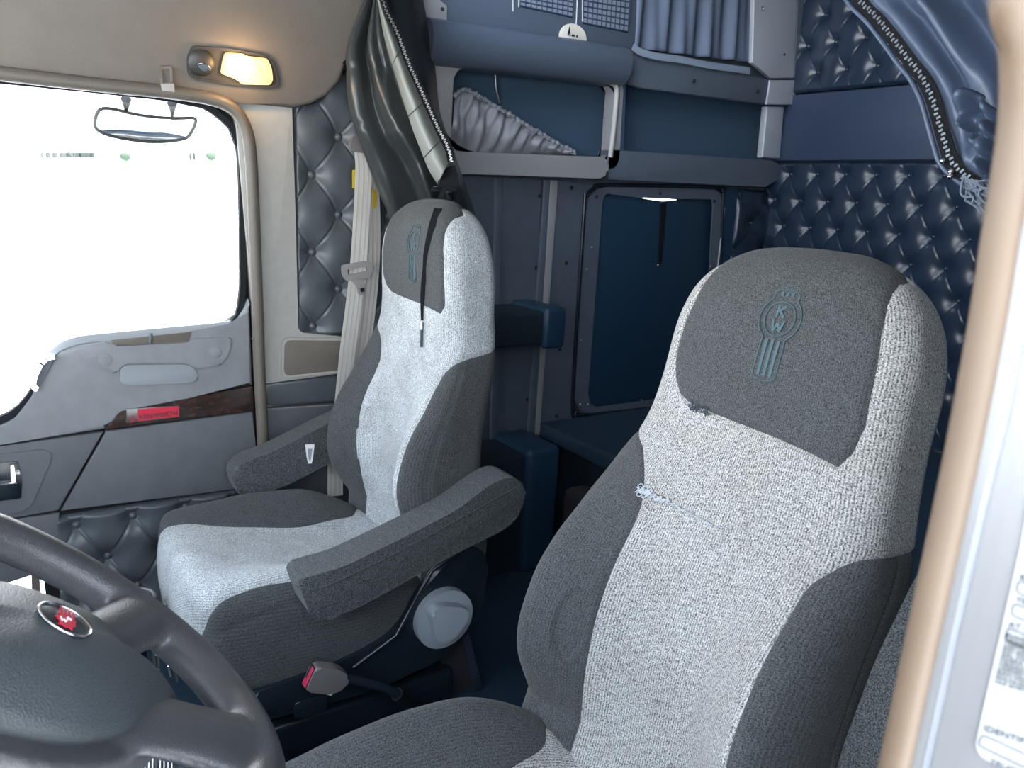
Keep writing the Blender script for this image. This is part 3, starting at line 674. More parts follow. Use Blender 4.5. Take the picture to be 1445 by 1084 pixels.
lv = [X(a, b, XD+.003) for a, b in [(8, 655), (18, 652), (22, 680), (26, 681), (0, 688), (0, 682)]]
hn = plate('inner_handle', [X(a, b, XD+.003) for a, b in [(-40, 690), (4, 682), (27, 680), (27, 700), (-40, 708)]], (.014, 0, 0), 'black_plastic', door, .005)
plate('lever_edge', [X(a, b, XD+.004) for a, b in [(14, 655), (20, 654), (22, 679), (27, 680), (0, 685), (0, 682), (16, 679)]], (.008, 0, 0), 'chrome', hn, .001)
bm = bmesh.new(); lc = X(25.5, 667, XD+.0035); bm_box(lc+np.array((0, -.0035, -.004)), lc+np.array((.001, .0035, .002)), bm=bm)
bm_tube([tuple(lc+np.array((.0008, .0026*math.cos(t), .002+.004*math.sin(t)))) for t in np.linspace(0, math.pi, 9)], .0007, 6, bm=bm); bmobj('lock_symbol', bm, 'label_white', hb_)
# grab handle plate, pocket, screw covers
gh = [X(a, b, XD+.006) for a, b in [(110, 490), (114, 507), (128, 520), (163, 528), (169, 519), (178, 513), (265, 512), (277, 521), (311, 516), (323, 499), (327, 476), (272, 478), (264, 484), (160, 489), (152, 482)]]
gho = plate('grab_handle', round_poly(gh, .008, 4), (-.02, 0, 0), 'door_up', door, .0035)
tube('slot_divider', [tuple(X(212, 484, XD+.004)), tuple(X(213, 470, XD+.004))], .004, 'door_low', door, 8)
plate('handle_slot', [X(a, b, XD+.001) for a, b in [(156, 480), (270, 468), (266, 482), (161, 488)]], (.002, 0, 0), 'seal', door, .001)
pk = [X(a, b, XD+.002) for a, b in [(170, 519), (178, 515), (265, 514), (276, 522), (279, 536), (268, 540), (180, 544), (168, 540)]]
plate('pull_pocket', round_poly(pk, .012), (.004, 0, 0), 'pocket', door, .0035)
for p in [(148, 508), (304, 497)]:
    dd = disc_pts(X(*p, XD+.006), (1, 0, 0), .0155, 24); bm = bm_plate(dd, (.0016, 0, 0), .0008); bmobj('screw_cover', bm, 'door_up', gho)
# air vent with pale surround at the ledge's front end
vd = [X(a, b, XD+.006) for a, b in [(48, 549), (50, 531), (58, 514), (70, 505), (78, 503), (70, 520), (55, 548)]]
vo = plate('demister_vent', round_poly(vd, .003), (-.02, 0, 0), 'door_low', door, .002)
for vr in [[(46.5, 541), (49, 530), (57, 514), (64, 507)], [(66, 506), (72, 503.5), (77, 503)], [(47, 543), (49, 547), (53, 549)]]: bmobj('vent_rim', bm_ribbon([tuple(p) for p in catmull([X(a, b, XD+.008) for a, b in vr], 5)], (0, .6, .8), .012, .01), 'chrome', vo, 60)
# buttoned vinyl at the foot of the door
o, B = tuft((XD-.03, .055, .08), (0, 1, 0), (0, 0, 1), (1, 0, 0), .52, .305, .05, .272, .065, .1, .030, 'vinyl', door, 'quilted_panel', (200, 130), .42, .2)
for b in B: dome('button', b, (1, 0, 0), .0125, .014, 'vinyl', o, 14)
# peep window low in the door
plate('peep_window', round_poly([(-.965, -.14, .17), (-.965, -.005, .17), (-.965, .002, .29), (-.965, -.14, .30)], .012), (.004, 0, 0), 'glass', door)
pw = resample(round_poly([(-.955, -.14, .17), (-.955, -.005, .17), (-.955, .002, .29), (-.955, -.14, .30)], .012), 40)
po = resample(round_poly([(-.955, -.16, .15), (-.955, .012, .15), (-.955, .02, .31), (-.955, -.16, .32)], .015), 40)
ring_plate('peep_frame', po, pw, (-.03, 0, 0), 'seal', door)
bm = bmesh.new()
for lo, hi in [((-.99, -.45, -.02), (-.955, -.155, .66)), ((-.99, -.16, .31), (-.987, .56, .46)), ((-.99, .025, -.02), (-.985, .56, .40)), ((-.99, -.16, -.02), (-.985, .03, .155)), ((-1.0, -.45, .38), (-.972, .57, .63)), ((-1.0, .14, .6), (-.985, .57, .80))]: bm_box(lo, hi, bm=bm)
bmobj('door_shell', bm, 'gasket', door)

# ------------------------------------------------------------------ around the door: seal, pillar, speaker panel
sp = [X(a, b, -.93) for a, b in [(-60, 98), (0, 104), (130, 119), (235, 130), (298, 140), (330, 155), (347, 182), (354, 225), (359, 330), (363, 430), (366, 520), (370, 600), (372, 650), (373, 700)]]
struct(bmobj('trim_1', bm_tube([tuple(p) for p in catmull(sp, 6)], .0155, 12), 'seal', None, 60), 'taupe rubber seal round the far door')
dk = [p+np.array((-.022, -.012, -.004)) for p in sp]
pil = struct(plate('wall_pillar', round_poly([X(a, b, -.955) for a, b in [(330, 140), (412, 150), (417, 300), (421, 469), (490, 476), (482, 527), (378, 541), (366, 541)]], [.0, .003, 0, .012, .01, .01, .004, 0]), (-.04, 0, 0), 'pillar', None, .006), 'grey pillar panel behind the far door')
bm = bm_plate(round_poly([X(a, b, -.952) for a, b in [(400, 479), (500, 480), (494, 521), (399, 531)]], .02), (.004, 0, 0), .003); o = bmobj('speaker_cover', bm, 'liner', pil)
so = resample(round_poly([X(a, b, -.953) for a, b in [(397, 476), (504, 477), (498, 524), (396, 534)]], .022), 60); si = resample(round_poly([X(a, b, -.953) for a, b in [(400.5, 479.5), (500, 480.5), (494, 520.5), (399.5, 530.5)]], .02), 60)
ring_plate('speaker_rim', so, si, (.006, 0, 0), 'pillar', pil)
qp = thing('quilted_panel', (-.98, .83, .8), 'black vinyl panel with round buttons between the grey pillar and the seat belt', 'panel')
o, B = tuft((-.985, .672, .800), (0, 1, 0), (0, 0, 1), (1, 0, 0), .40, .72, .721+.006-.672, .83-.80, .076, .1035, .030, 'vinyl', qp, 'padding', (170, 300), .42, .2)
for b in B: dome('button', b, (1, 0, 0), .0135, .015, 'vinyl', qp, 16)
bd = [(-.975, .585, .655), (-.975, .86, .655), (-.975, .86, .735), (-.975, .585, .715)]
side = thing('padded_side_trim', (-.98, .72, .4), 'dark padded vinyl trim with a stitched seam under the grey speaker panel', 'trim')
plate('upper_pad', [X(a, b, -.962) for a, b in [(372, 541), (490, 527), (486, 568), (373, 575)]], (-.03, 0, 0), 'vinyl', side, .012)
plate('lower_pad', [X(a, b, -.962) for a, b in [(373, 576), (486, 569), (500, 720), (374, 720)]], (-.03, 0, 0), mat('dark_slate_vinyl', (.085, .092, .105), .5, bump=.15, bscale=400), side, .010)
bm = bmesh.new(); a, b = X(374, 577.5, -.958), X(480, 571, -.958)
for i in range(34):
    p = a+(b-a)*(i/34); q = a+(b-a)*((i+.55)/34); bm_tube([tuple(p), tuple(q)], .0009, 5, bm=bm)
bmobj('stitching', bm, 'belt', side)

# ------------------------------------------------------------------ headliner above the far door
HN = np.array((1, 0, -.30)); HP = np.array((-.94, 0, 1.40))
def HL(px, py, lift=0): return onpl(px, py, HP+HN/np.linalg.norm(HN)*lift, HN)
hl_px = [(-60, 96), (0, 101), (130, 116), (232, 127), (290, 137), (345, 147), (415, 154), (440, 148), (462, 136), (480, 117), (490, 92), (497, 60), (510, 30), (530, -30), (535, -60)]
lo = [HL(a, b) for a, b in hl_px]
hpoly = lo+[np.array((lo[-1][0], lo[-1][1], 1.79))*np.array((1, 1, 1))]+[HL(-60, -120)]
front = lo[0].copy(); front[1] = -.5; f2 = HL(-60, -120); f2[1] = -.5
tops = [p for p in [lo[-1]+np.array(((1.79-lo[-1][2])*.30, 0, 1.79-lo[-1][2])), np.array((-.94+.39*.30, -.5, 1.79))]]
hd = bm_plate(lo+tops+[np.array((lo[0][0], -.5, lo[0][2]))], tuple(-HN/np.linalg.norm(HN)*.035), .014, 5)
hlr = struct(bmobj('ceiling_header', hd, 'liner', None, 50), 'warm grey moulded headliner over the far door')
hk = thing('coat_hook', tuple(HL(235, 112)), 'small grey coat hook above the far window', 'hook')
hb0 = [HL(a, b, .0) for a, b in [(224, 93), (242, 92), (244, 120), (226, 121)]]
plate('hook_base', round_poly(hb0, .005), tuple(HN*.005), 'liner', hk, .002)
ho = [HL(a, b, .006) for a, b in [(224, 93), (242, 92), (244, 132), (227, 133)]]; cc_ = np.mean(ho, 0); hi_ = [cc_+(p-cc_)*np.array((.62, .62, .8)) for p in ho]
hk2 = plate('hook_arm', round_poly([HL(a, b, .006) for a, b in [(226, 117), (244, 116), (245, 132), (227, 133)]], .003), tuple(HN*.014), 'pillar', hk, .003)
ring_plate('hook_loop', resample(round_poly(ho, .006), 32), resample(round_poly(hi_, .004), 32), tuple(HN*.006), 'liner', hk)
# dome lamp
lp_ = thing('dome_lamp', tuple(HL(329, 93)), 'lit amber dome lamp in the headliner above the far window', 'lamp')
lo_px = [(270, 64), (318, 67), (372, 76), (385, 84), (393, 110), (393, 121), (384, 125), (330, 120), (272, 112), (264, 104), (263, 80)]
def scl(px, k, dx=0, dy=0):
    c = np.mean(px, 0); return [tuple(c+(np.array(p)-c)*np.array(k)+np.array((dx, dy))) for p in px]
po_, pi_ = resample(round_poly([HL(a, b, .001) for a, b in lo_px], .008), 60), resample(round_poly([HL(a, b, .001) for a, b in scl(lo_px, (.93, .84))], .007), 60)
ring_plate('lamp_bezel', po_, pi_, tuple(HN*.006), 'lamp_grey', lp_)
plate('lamp_tray', pi_, tuple(HN*.002), 'lamp_grey', lp_)
ln = [HL(a, b, .004) for a, b in [(317, 74), (341, 75), (349, 79), (376, 82), (382, 95), (384, 112), (380, 119), (341, 118), (330, 110), (311, 103), (313, 88)]]
plate('lens', round_poly(ln, .004), tuple(HN*.007), 'lens', lp_, .002)
bc = HL(338.5, 96, .012); bm = bm_tube([tuple(bc+np.array((.0, -.003, .017))), tuple(bc), tuple(bc+np.array((0, .003, -.017)))], [.0075, .0105, .0075], 12); bmobj('bulb_glow', bm, 'bulb', lp_, 60)
sc_ = HL(284, 88, .004); dome('reading_spot', sc_, HN, .031, .014, 'lamp_grey', lp_, 24)
bm = bm_plate(disc_pts(HL(288, 95, .017), (1, -.1, -.75), .0095, 24, .0155, (0, 1, -.45)), tuple(HN*.003), .001); bmobj('spot_lens', bm, 'chrome', lp_)

d2 = struct(empty('door_2', (1.02, -.58, 0)), 'driver door standing open beside the camera')
bm = bm_plate(round_poly([(1.03, -.60, -.25), (1.76, .01, -.25), (1.76, .01, .86), (1.03, -.60, .86)], .06), (.03, -.07, 0), .02); bmobj('door_skin', bm, 'door_low', d2)
bo = [(1.03, -.60, .86), (1.76, .01, .86), (1.76, .01, 1.42), (1.20, -.52, 1.5)]; bc_ = np.mean(bo, 0)
ring_plate('door_window_frame', resample(bo, 80), resample([bc_+(np.array(q)-bc_)*.86 for q in bo], 80), (.02, -.04, 0), 'gasket', d2)
# ------------------------------------------------------------------ seat belt of the far seat
bl = thing('seat_belt', tuple(X(500, 300, -.905)), 'taupe seat belt hanging beside the far seat, with its metal latch plate', 'seat belt')
def strap(px, x, w, name, parent, th=.0016):
    P = catmull([X(a, b, xx) for (a, b), xx in zip(px, x)], 8)
    side = [Vector((0, 1, .06))]*len(P)
    o = bmobj(name, bm_ribbon([tuple(p) for p in P], side, w, th), 'belt', parent, 60)
    bm = bmesh.new()
    for k in (-.30, 0, .30):
        bm_ribbon([tuple(p+np.array((th*.62, k*w, 0))) for p in P], side, w*.09, .0006, bm=bm)
    bmobj('weave_stripe', bm, 'belt_line', o, 60); return o
wa = strap([(510, 205), (513, 235), (511, 290), (506, 366), (499, 430), (490, 500), (482, 580), (474, 640), (473, 700)], [-.925, -.915, -.905, -.90, -.90, -.90, -.90, -.90, -.89], .046, 'webbing', bl)
strap([(520, 210), (524, 270), (526, 330), (523, 400), (514, 480), (502, 560), (496, 620)], [-.95, -.945, -.942, -.94, -.94, -.94, -.94], .046, 'webbing', bl)
gd = [X(a, b, -.93) for a, b in [(494, 195), (508, 186), (524, 200), (526, 222), (510, 216), (494, 214), (491, 206)]]
plate('belt_guide', round_poly(gd, .01), (.018, 0, 0), 'buckle', bl, .006)
lt = X(502, 380, -.893)
def LT(px, py): return X(px, py, -.893)
fo = resample(round_poly([LT(*p) for p in [(481, 374), (522, 367), (526, 377), (522, 391), (488, 397), (482, 389)]], .008), 48)
fi = resample(round_poly([LT(*p) for p in [(489, 380), (517, 375), (518.5, 382), (490, 388)]], .003), 48)
lo_ = ring_plate('latch_frame', fo, fi, (.006, 0, 0), 'latch', bl)
plate('latch_tongue', round_poly([LT(*p) for p in [(494, 394), (516, 390), (513, 398), (516, 412), (512, 416), (505, 416), (503, 405)]], .004), (.004, 0, 0), 'latch', bl, .001)
plate('latch_slot', [p+np.array((.0045, 0, 0)) for p in [LT(*q) for q in [(507.5, 407), (513, 406), (513.5, 411), (508.5, 412)]]], (.0006, 0, 0), 'dark_metal', bl)
for q in [[(497, 240), (502, 239), (501, 265), (497, 266)], [(526, 266), (531.5, 272), (530, 294), (525.5, 294)]]:
    plate('yellow_label', [X(a, b, -.938 if q[0][0] > 510 else -.918) for a, b in q], (.002, 0, 0), 'yellow', bl)
# buckle on its stalk, inboard side of the far seat
bk = thing('belt_buckle', tuple(X(460, 955, -.215)), 'taupe seat belt buckle with a red release button on a black stalk', 'buckle')
e1, e2, e3 = np.array((0, .906, -.42)), np.array((0, .42, .906)), np.array((1., 0, 0)); fc0 = X(436, 954.5, -.215)
def BK(u, v, w): return fc0+e1*u+e2*v+e3*w
pr = round_poly([BK(0, -.027, -.014), BK(0, .027, -.014), BK(.05, .028, -.014), BK(.082, .018, -.014), BK(.086, -.012, -.014), BK(.055, -.027, -.014)], .010)
plate('housing', pr, (.028, 0, 0), 'buckle', bk, .006, 4)
bm = bm_plate(round_poly([BK(-.0015, -.022, -.0095), BK(-.0015, .023, -.0095), BK(-.0015, .023, .0095), BK(-.0015, -.022, .0095)], .003), tuple(e1*.006), .001); bmobj('button_recess', bm, 'dark_metal', bk)
bm = bm_plate(round_poly([BK(-.0035, -.021, -.001), BK(-.0035, .022, -.001), BK(-.0035, .022, .0095), BK(-.0035, -.021, .0095)], .003), tuple(e1*.008), .001); rb = bmobj('release_button', bm, 'red_button', bk)
bm = bm_plate(round_poly([BK(-.0035, -.021, -.009), BK(-.0035, -.006, -.009), BK(-.0035, -.006, .0), BK(-.0035, -.021, .0)], .002), tuple(e1*.008), .001); bmobj('release_button', bm, 'red_button', bk)
st = [BK(.083, .003, 0), X(510, 962, -.225), X(545, 972, -.235), X(575, 988, -.25), X(590, 1000, -.26)]
tube('stalk', [tuple(p) for p in catmull(st, 6)], .010, 'matt_black', bk, 10)
tube('stalk_anchor', [tuple(X(560, 980, -.24)), tuple(X(588, 1000, -.255))], .015, 'dark_metal', bk, 10)
plate('tab', [BK(.05, -.032, .0), BK(.065, -.034, .0), BK(.072, -.02, .0), BK(.056, -.02, .0)], (.004, 0, 0), 'label_white', bk)

# ------------------------------------------------------------------ curtain tied back beside the far seat
def sheet(name, rows, m, parent, folds, th=.003, sub=1, nc=60, depth=(.75, -.62, 0)):
    """rows: lists of 3-D points from one edge of the cloth to the other, top to bottom; folds(u, v) pushes the cloth out"""
    R = [resample(catmull(r, 6), nc, False) for r in rows]; R = np.array(R); k = len(R)
    cols = [np.array(catmull(R[:, j], 8)) for j in range(nc)]; G = np.stack(cols, 1); nr = G.shape[0]
    dv = np.array(depth, float); dv /= np.linalg.norm(dv)
    for i in range(nr):
        for j in range(nc): G[i, j] += dv*folds(j/(nc-1), i/(nr-1))
    idx = np.arange(nr*nc).reshape(nr, nc); f = np.stack([idx[:-1, :-1], idx[:-1, 1:], idx[1:, 1:], idx[1:, :-1]], -1).reshape(-1, 4)
    o = mesh(name, G.reshape(-1, 3), f.tolist(), m, parent, 180)
    md = o.modifiers.new('s', 'SOLIDIFY'); md.thickness = th; md.offset = 0; return o, G
cur = thing('curtain', tuple(X(560, 150, -.8)), 'black vinyl curtain gathered beside the far seat, strap hanging over the headrest', 'curtain')
def cx(px, py, x): return X(px, py, x)
rows = [[cx(522, -40, -.86), cx(527, -40, -.83), cx(534, -40, -.80), cx(537, -40, -.78)],
        [cx(519, 0, -.86), cx(526, 0, -.82), cx(533, 0, -.78), cx(538, 0, -.76)],
        [cx(493, 62, -.85), cx(510, 60, -.80), cx(530, 55, -.78), cx(548, 55, -.74)],
        [cx(491, 106, -.84), cx(515, 105, -.78), cx(540, 105, -.77), cx(562, 105, -.72)],
        [cx(494, 149, -.84), cx(520, 150, -.77), cx(550, 150, -.75), cx(580, 150, -.69)],
        [cx(504, 187, -.83), cx(530, 190, -.76), cx(565, 190, -.73), cx(600, 190, -.66)],
        [cx(518, 226, -.83), cx(545, 228, -.79), cx(580, 228, -.75), cx(616, 228, -.66)],
        [cx(532, 262, -.84), cx(556, 262, -.80), cx(588, 258, -.76), cx(622, 256, -.65)],
        [cx(549, 304, -.86), cx(572, 306, -.84), cx(600, 300, -.80), cx(640, 290, -.70)],
        [cx(556, 345, -.88), cx(576, 350, -.86), cx(605, 350, -.84), cx(655, 340, -.76)]]
def cf(u, v):
    g = lambda c, w: math.exp(-((u-c)/w)**2)
    b = .022*g(.12+.03*v, .12)-.045*g(.37+.10*v, .09)*(1-.45*v)+.034*g(.60+.12*v, .085)*min(1, v*2.2)-.02*g(.86, .07)
    d = (u-.62-.10*math.sin(v*5))/.05; b += .012*math.exp(-d*d)*math.exp(-((v-.36)/.07)**2)-.014*math.exp(-((u-.70)/.05)**2)*math.exp(-((v-.30)/.06)**2)
    k = max(0, v-.52)*2.1                                           # pulled folds running to the clip
    w = (v-.62)*9-(u-.2)*3.2; b += k*(.026*math.sin(w*1.25)+.010*math.sin(w*2.9+u*6))*min(1, u*2.2)
    b += .003*math.sin(u*23+v*5)+.002*math.sin(v*17+u*6)
    if abs(v-.315) < .012 or abs(v-.52) < .010: b -= .0035
    return b
sheet('drape', rows, 'curtain', cur, cf, nc=90)
# dark inner fold behind the zip, up to the storage frame
rows = [[cx(538, -40, -.84), cx(560, -40, -.86), cx(588, -40, -.9)], [cx(542, 20, -.82), cx(570, 20, -.86), cx(600, 20, -.93)], [cx(568, 90, -.80), cx(590, 90, -.86), cx(612, 90, -.93)],
        [cx(598, 160, -.76), cx(610, 160, -.83), cx(620, 160, -.93)], [cx(626, 230, -.70), cx(636, 225, -.78), cx(640, 215, -.9)], [cx(640, 270, -.70), cx(655, 270, -.78), cx(664, 285, -.86)], [cx(645, 330, -.76), cx(665, 330, -.80), cx(684, 340, -.86)]]
sheet('inner_fold', rows, 'curtain', cur, lambda u, v: .008*math.sin(u*9+v*4), nc=40)
hemL = [(531, -40), (534, 4), (545, 60), (563, 121), (574, 156), (588, 196), (604, 236), (618, 260)]
hemR = [(533, -40), (538, 4), (557, 45), (575, 92), (596, 138), (612, 174), (629, 208), (634, 228)]
hx = [-.775, -.76, -.735, -.70, -.675, -.65, -.625, -.60]
rows = [[cx(a, b, x-.012), cx((a+c)/2, (b+d)/2, x+.02), cx(c, d, x)] for (a, b), (c, d), x in zip(hemL, hemR, hx)]
hem, _ = sheet('hem_facing', rows, 'hem', cur, lambda u, v: .006*math.sin(math.pi*u)+.002*math.sin(v*30), nc=24)
for k in (.36, .60, .81):
    i = k*7; j = int(i); t = i-j; L = (1-t)*rows[j][0]+t*rows[j+1][0]; Mi = (1-t)*rows[j][1]+t*rows[j+1][1]; Rr = (1-t)*rows[j][2]+t*rows[j+1][2]; o = np.array((.75, -.62, 0))*.007
    tube('hem_seam', [tuple(p) for p in catmull([L+o*.6, Mi+o*1.25, Rr+o*.6], 5)], .0012, 'curtain', hem, 5)
def zipper(name, path, parent, toward, w=.010, pitch=.0046, tape='webbing_black', tooth='chrome'):
    P = resample(catmull(path, 8), int(sum(np.linalg.norm(np.array(b)-np.array(a)) for a, b in zip(path[:-1], path[1:]))/pitch)+2, False)
    tw = Vector(toward).normalized(); n = len(P); sides = []
    for i in range(n):
        t = Vector(P[min(i+1, n-1)])-Vector(P[max(i-1, 0)]); sides.append(t.cross(tw).normalized())
    z = bmobj(name, bm_ribbon([tuple(p) for p in P], sides, w*2.0, .0016), tape, parent, 60)
    bm = bmesh.new(); hw = w*.30
    for i in range(n):
        c = Vector(P[i])+tw*.0018+sides[i]*(hw*.35 if i % 2 else -hw*.35); t = sides[i].cross(tw); 
        vs = [bm.verts.new(c+sides[i]*(sx*hw)+t*(sy*pitch*.27)+tw*(sz*.0012)) for sx in (-1, 1) for sy in (-1, 1) for sz in (-1, 1)]
        for f in [(0, 1, 3, 2), (4, 6, 7, 5), (0, 4, 5, 1), (2, 3, 7, 6), (0, 2, 6, 4), (1, 5, 7, 3)]: bm.faces.new([vs[k] for k in f])
    bmobj('zip_teeth', bm, tooth, z, 30)
    return P, sides, z
tw = (.85, -.52, .1)
zp = [cx(a+3, b, x+.012) for (a, b), x in zip(hemR, hx)]
zz = zipper('zip', zp, cur, tw, .0095, .0052, tooth='steel')
# strap, clip and cord hanging from the curtain's corner, over the headrest
def bvh_of(objs):
    vs, fs = [], []
    for o in objs:
        b = len(vs); off = root_of(o.parent); vs += [v.co+off for v in o.data.vertices]; fs += [[b+i for i in p.vertices] for p in o.data.polygons]
    return BVHTree.FromPolygons(vs, fs)
bvP = bvh_of([o for o in pas.children if o.type == 'MESH'])
def hit(bv, px, py, lift=.004):
    r = Vector(ray(px, py)).normalized(); loc, n, i, d = bv.ray_cast(Vector(CAM), r)
    return None if loc is None else np.array(loc-r*lift)
wb = [cx(628, 238, -.60), cx(632, 250, -.592), cx(633, 264, -.59)]
wt_ = bmobj('strap_end', bm_ribbon([tuple(p) for p in wb], Vector(CR), .050, .005), 'webbing_black', cur, 60)
bm = bm_box((-.032, -.004, -.006), (.032, .004, .006), .002); cl_c = cx(627, 267, -.583)
bm.transform(Matrix(((CR[0], CF[0], CU[0], cl_c[0]), (CR[1], CF[1], CU[1], cl_c[1]), (CR[2], CF[2], CU[2], cl_c[2]), (0, 0, 0, 1))))
ck = bmobj('clip', bm, 'webbing_black', cur)
tube('clip_bar', [tuple(cx(612, 264.5, -.575)), tuple(cx(622, 265.5, -.575))], .0028, 'chrome', ck, 8); tube('clip_bar', [tuple(cx(629, 266.5, -.575)), tuple(cx(645, 265, -.575))], .0028, 'chrome', ck, 8)
tube('clip_bar', [tuple(cx(630, 271, -.575)), tuple(cx(639, 270, -.575))], .0028, 'chrome', ck, 8)
cp = [(625, 270), (622, 282), (618, 296), (611, 318), (605, 338), (600, 360), (598.5, 378), (598, 395), (597, 415), (595.5, 435), (595.5, 452)]
cw = [.012, .015, .019, .018, .013, .009, .006, .011, .012, .007, .005]
pts = []
for (a, b) in cp:
    h = hit(bvP, a, b, .007); pts.append(h if h is not None and b > 285 else cx(a, b, -.565))
pts = [np.array(p) for p in pts]
bmobj('pull_strap', bm_ribbon([tuple(p) for p in pts], Vector(CR)+Vector((0, 0, .1)), cw, .003), 'webbing_black', cur, 60)
ca, cb = hit(bvP, 595.2, 455, .008), hit(bvP, 594.5, 490, .008)
tube('strap_ferrule', [tuple(ca), tuple(ca*.7+cb*.3)], .0042, 'steel', cur, 8); tube('strap_tail', [tuple(ca*.7+cb*.3), tuple(cb)], .0032, 'matt_black', cur, 8)

# ------------------------------------------------------------------ storage along the sleeper's side wall
XS = -.955
sideW = struct(empty('wall_sleeper', (-1.03, 1.5, 0)), 'slate side wall of the sleeper with screwed panels')
HY0, HY1, HZ0, HZ1 = X(852, 400, -1.0)[1], X(985, 400, -1.0)[1], X(850, 560, -1.0)[2], X(935, 280.5, -1.0)[2]
bm = bmesh.new()
for lo, hi in [((-1.05, .98, 0), (-1.013, HY0, 1.29)), ((-1.05, HY0, HZ1), (-1.013, HY1, 1.30)), ((-1.05, HY0, 0), (-1.013, HY1, HZ0)), ((-1.05, HY1, 0), (-1.013, 2.66, 1.30)), ((-1.05, 1.0, 1.62), (-1.0, 2.66, 2.34)), ((-1.06, .98, 1.3), (-1.03, 1.04, 1.64))]: bm_box(lo, hi, bm=bm)
bmobj('backing', bm, 'sleeper', sideW)
for pa in [[(640, 246), (697, 250), (690, 640), (640, 640)], [(707, 250), (764, 254), (745, 640), (700, 640)], [(786, 255), (842, 262), (832, 300), (808, 580), (800, 604), (760, 610)]]:
    plate('wall_panel', [X(a, b, -.995) for a, b in pa], (.004, 0, 0), 'sleeper', sideW, .0015)
for pa, m in [([(697, 250), (707, 250), (700, 640), (690, 640)], 'sleeper'), ([(766, 254), (774, 254), (752, 612), (743, 610)], 'sleeper'), ([(774, 254), (785, 255), (759, 614), (752, 612)], 'sleeper_lip')]:
    plate('wall_rib', [X(a, b, -.992) for a, b in pa], (.012, 0, 0), m, sideW, .002)
for p in [(806, 265), (799, 371), (790, 493), (785, 587), (761, 277), (756, 378), (744, 564)]: dome('screw', X(*p, -.9905), (1, 0, 0), .0065, .004, 'dark_metal', sideW, 10)
# hatch
ht = thing('side_hatch', tuple(X(915, 580, -.99)), 'dark rectangular hatch with rounded corners and a sliver of daylight along its top', 'hatch')
HO = [(824, 300), (827, 278), (838, 266), (858, 261), (1009, 265), (1018, 272), (1020, 285), (1006, 560), (985, 568), (830, 585), (815, 580), (808, 565)]
ho_ = catmull([X(a, b, -.985) for a, b in HO], 5, True)
bmobj('hatch_rim', bm_tube([tuple(p) for p in ho_], .0065, 8, True), 'black_plastic', ht, 60)
hin = [X(a, b, -.99) for a, b in [(826, 300), (829, 280), (840, 268), (858, 263.5), (1008, 267), (1016, 274), (1018, 287), (1004, 558), (984, 566), (830, 582.5), (816, 577), (810, 563)]]
hop = [X(a, b, -.99) for a, b in [(848, 300), (849, 284), (854, 273), (866, 270), (1000, 276), (1004, 281), (1005, 292), (990, 548), (978, 556), (842, 574), (832, 570), (829, 556)]]
hop[3] = X(902, 279.2, -.99); hop[4] = X(966.5, 280.6, -.99)
ring_plate('hatch_flange', hin, hop, (.004, 0, 0), 'sleeper', ht)
hpn = [X(a, b, -1.0) for a, b in [(844, 300), (846, 282), (862, 273), (896, 277.5), (915, 281), (935, 284), (952, 283), (968, 280.4), (1003, 277), (1010, 282), (1010, 300), (995, 552), (978, 560), (842, 578), (828, 574), (824, 556)]]
pn = plate('hatch_panel', hpn, (-.012, 0, 0), 'hatch', ht, .003)
plate('pull_strap', [X(a, b, -.996) for a, b in [(932, 287), (940, 287), (933, 373), (928, 373)]], (.003, 0, 0), 'webbing_black', ht, .001)
for p in [(932, 273), (842, 278), (1008, 284)]: dome('hatch_screw', X(*p, -.984), (1, 0, 0), .006, .004, 'dark_metal', ht, 10)
for p in [(929, 374), (933, 284.5), (835, 349), (828, 380), (820, 480), (819, 571), (830, 571), (905, 565), (1003, 376)]: dome('hatch_screw', X(*p, -.984), (1, 0, 0), .005, .004, 'steel', ht, 10)
plate('edge_highlight', [X(a, b, -.99) for a, b in [(1019.5, 293), (1021, 293), (1012, 377), (1011, 377)]], (.008, 0, 0), 'rail', ht)  # bright edge highlight of the hatch, painted in as a pale plate
# strip of panel right of the hatch, tufted corner
plate('wall_panel', [X(a, b, -.994) for a, b in [(1022, 266), (1040, 266), (1020, 560), (1004, 560)]], (.003, 0, 0), 'hatch', sideW, .001)
for p in [(1028, 307), (1024, 340), (1053, 274), (1048, 306)]: dome('screw', X(*p, -.99), (1, 0, 0), .005, .003, 'dark_metal', sideW, 8)
o, B = tuft((-.995, 2.44, .35), (0, 1, 0), (0, 0, 1), (1, 0, 0), .19, .94, .10, .81, .085, .11, .02, 'vinyl_rear', sideW, 'quilted_panel', (50, 140))
for b in B:
    if b[2] > .8: dome('button', b, (1, 0, 0), .009, .008, 'vinyl_hazed', o, 10)
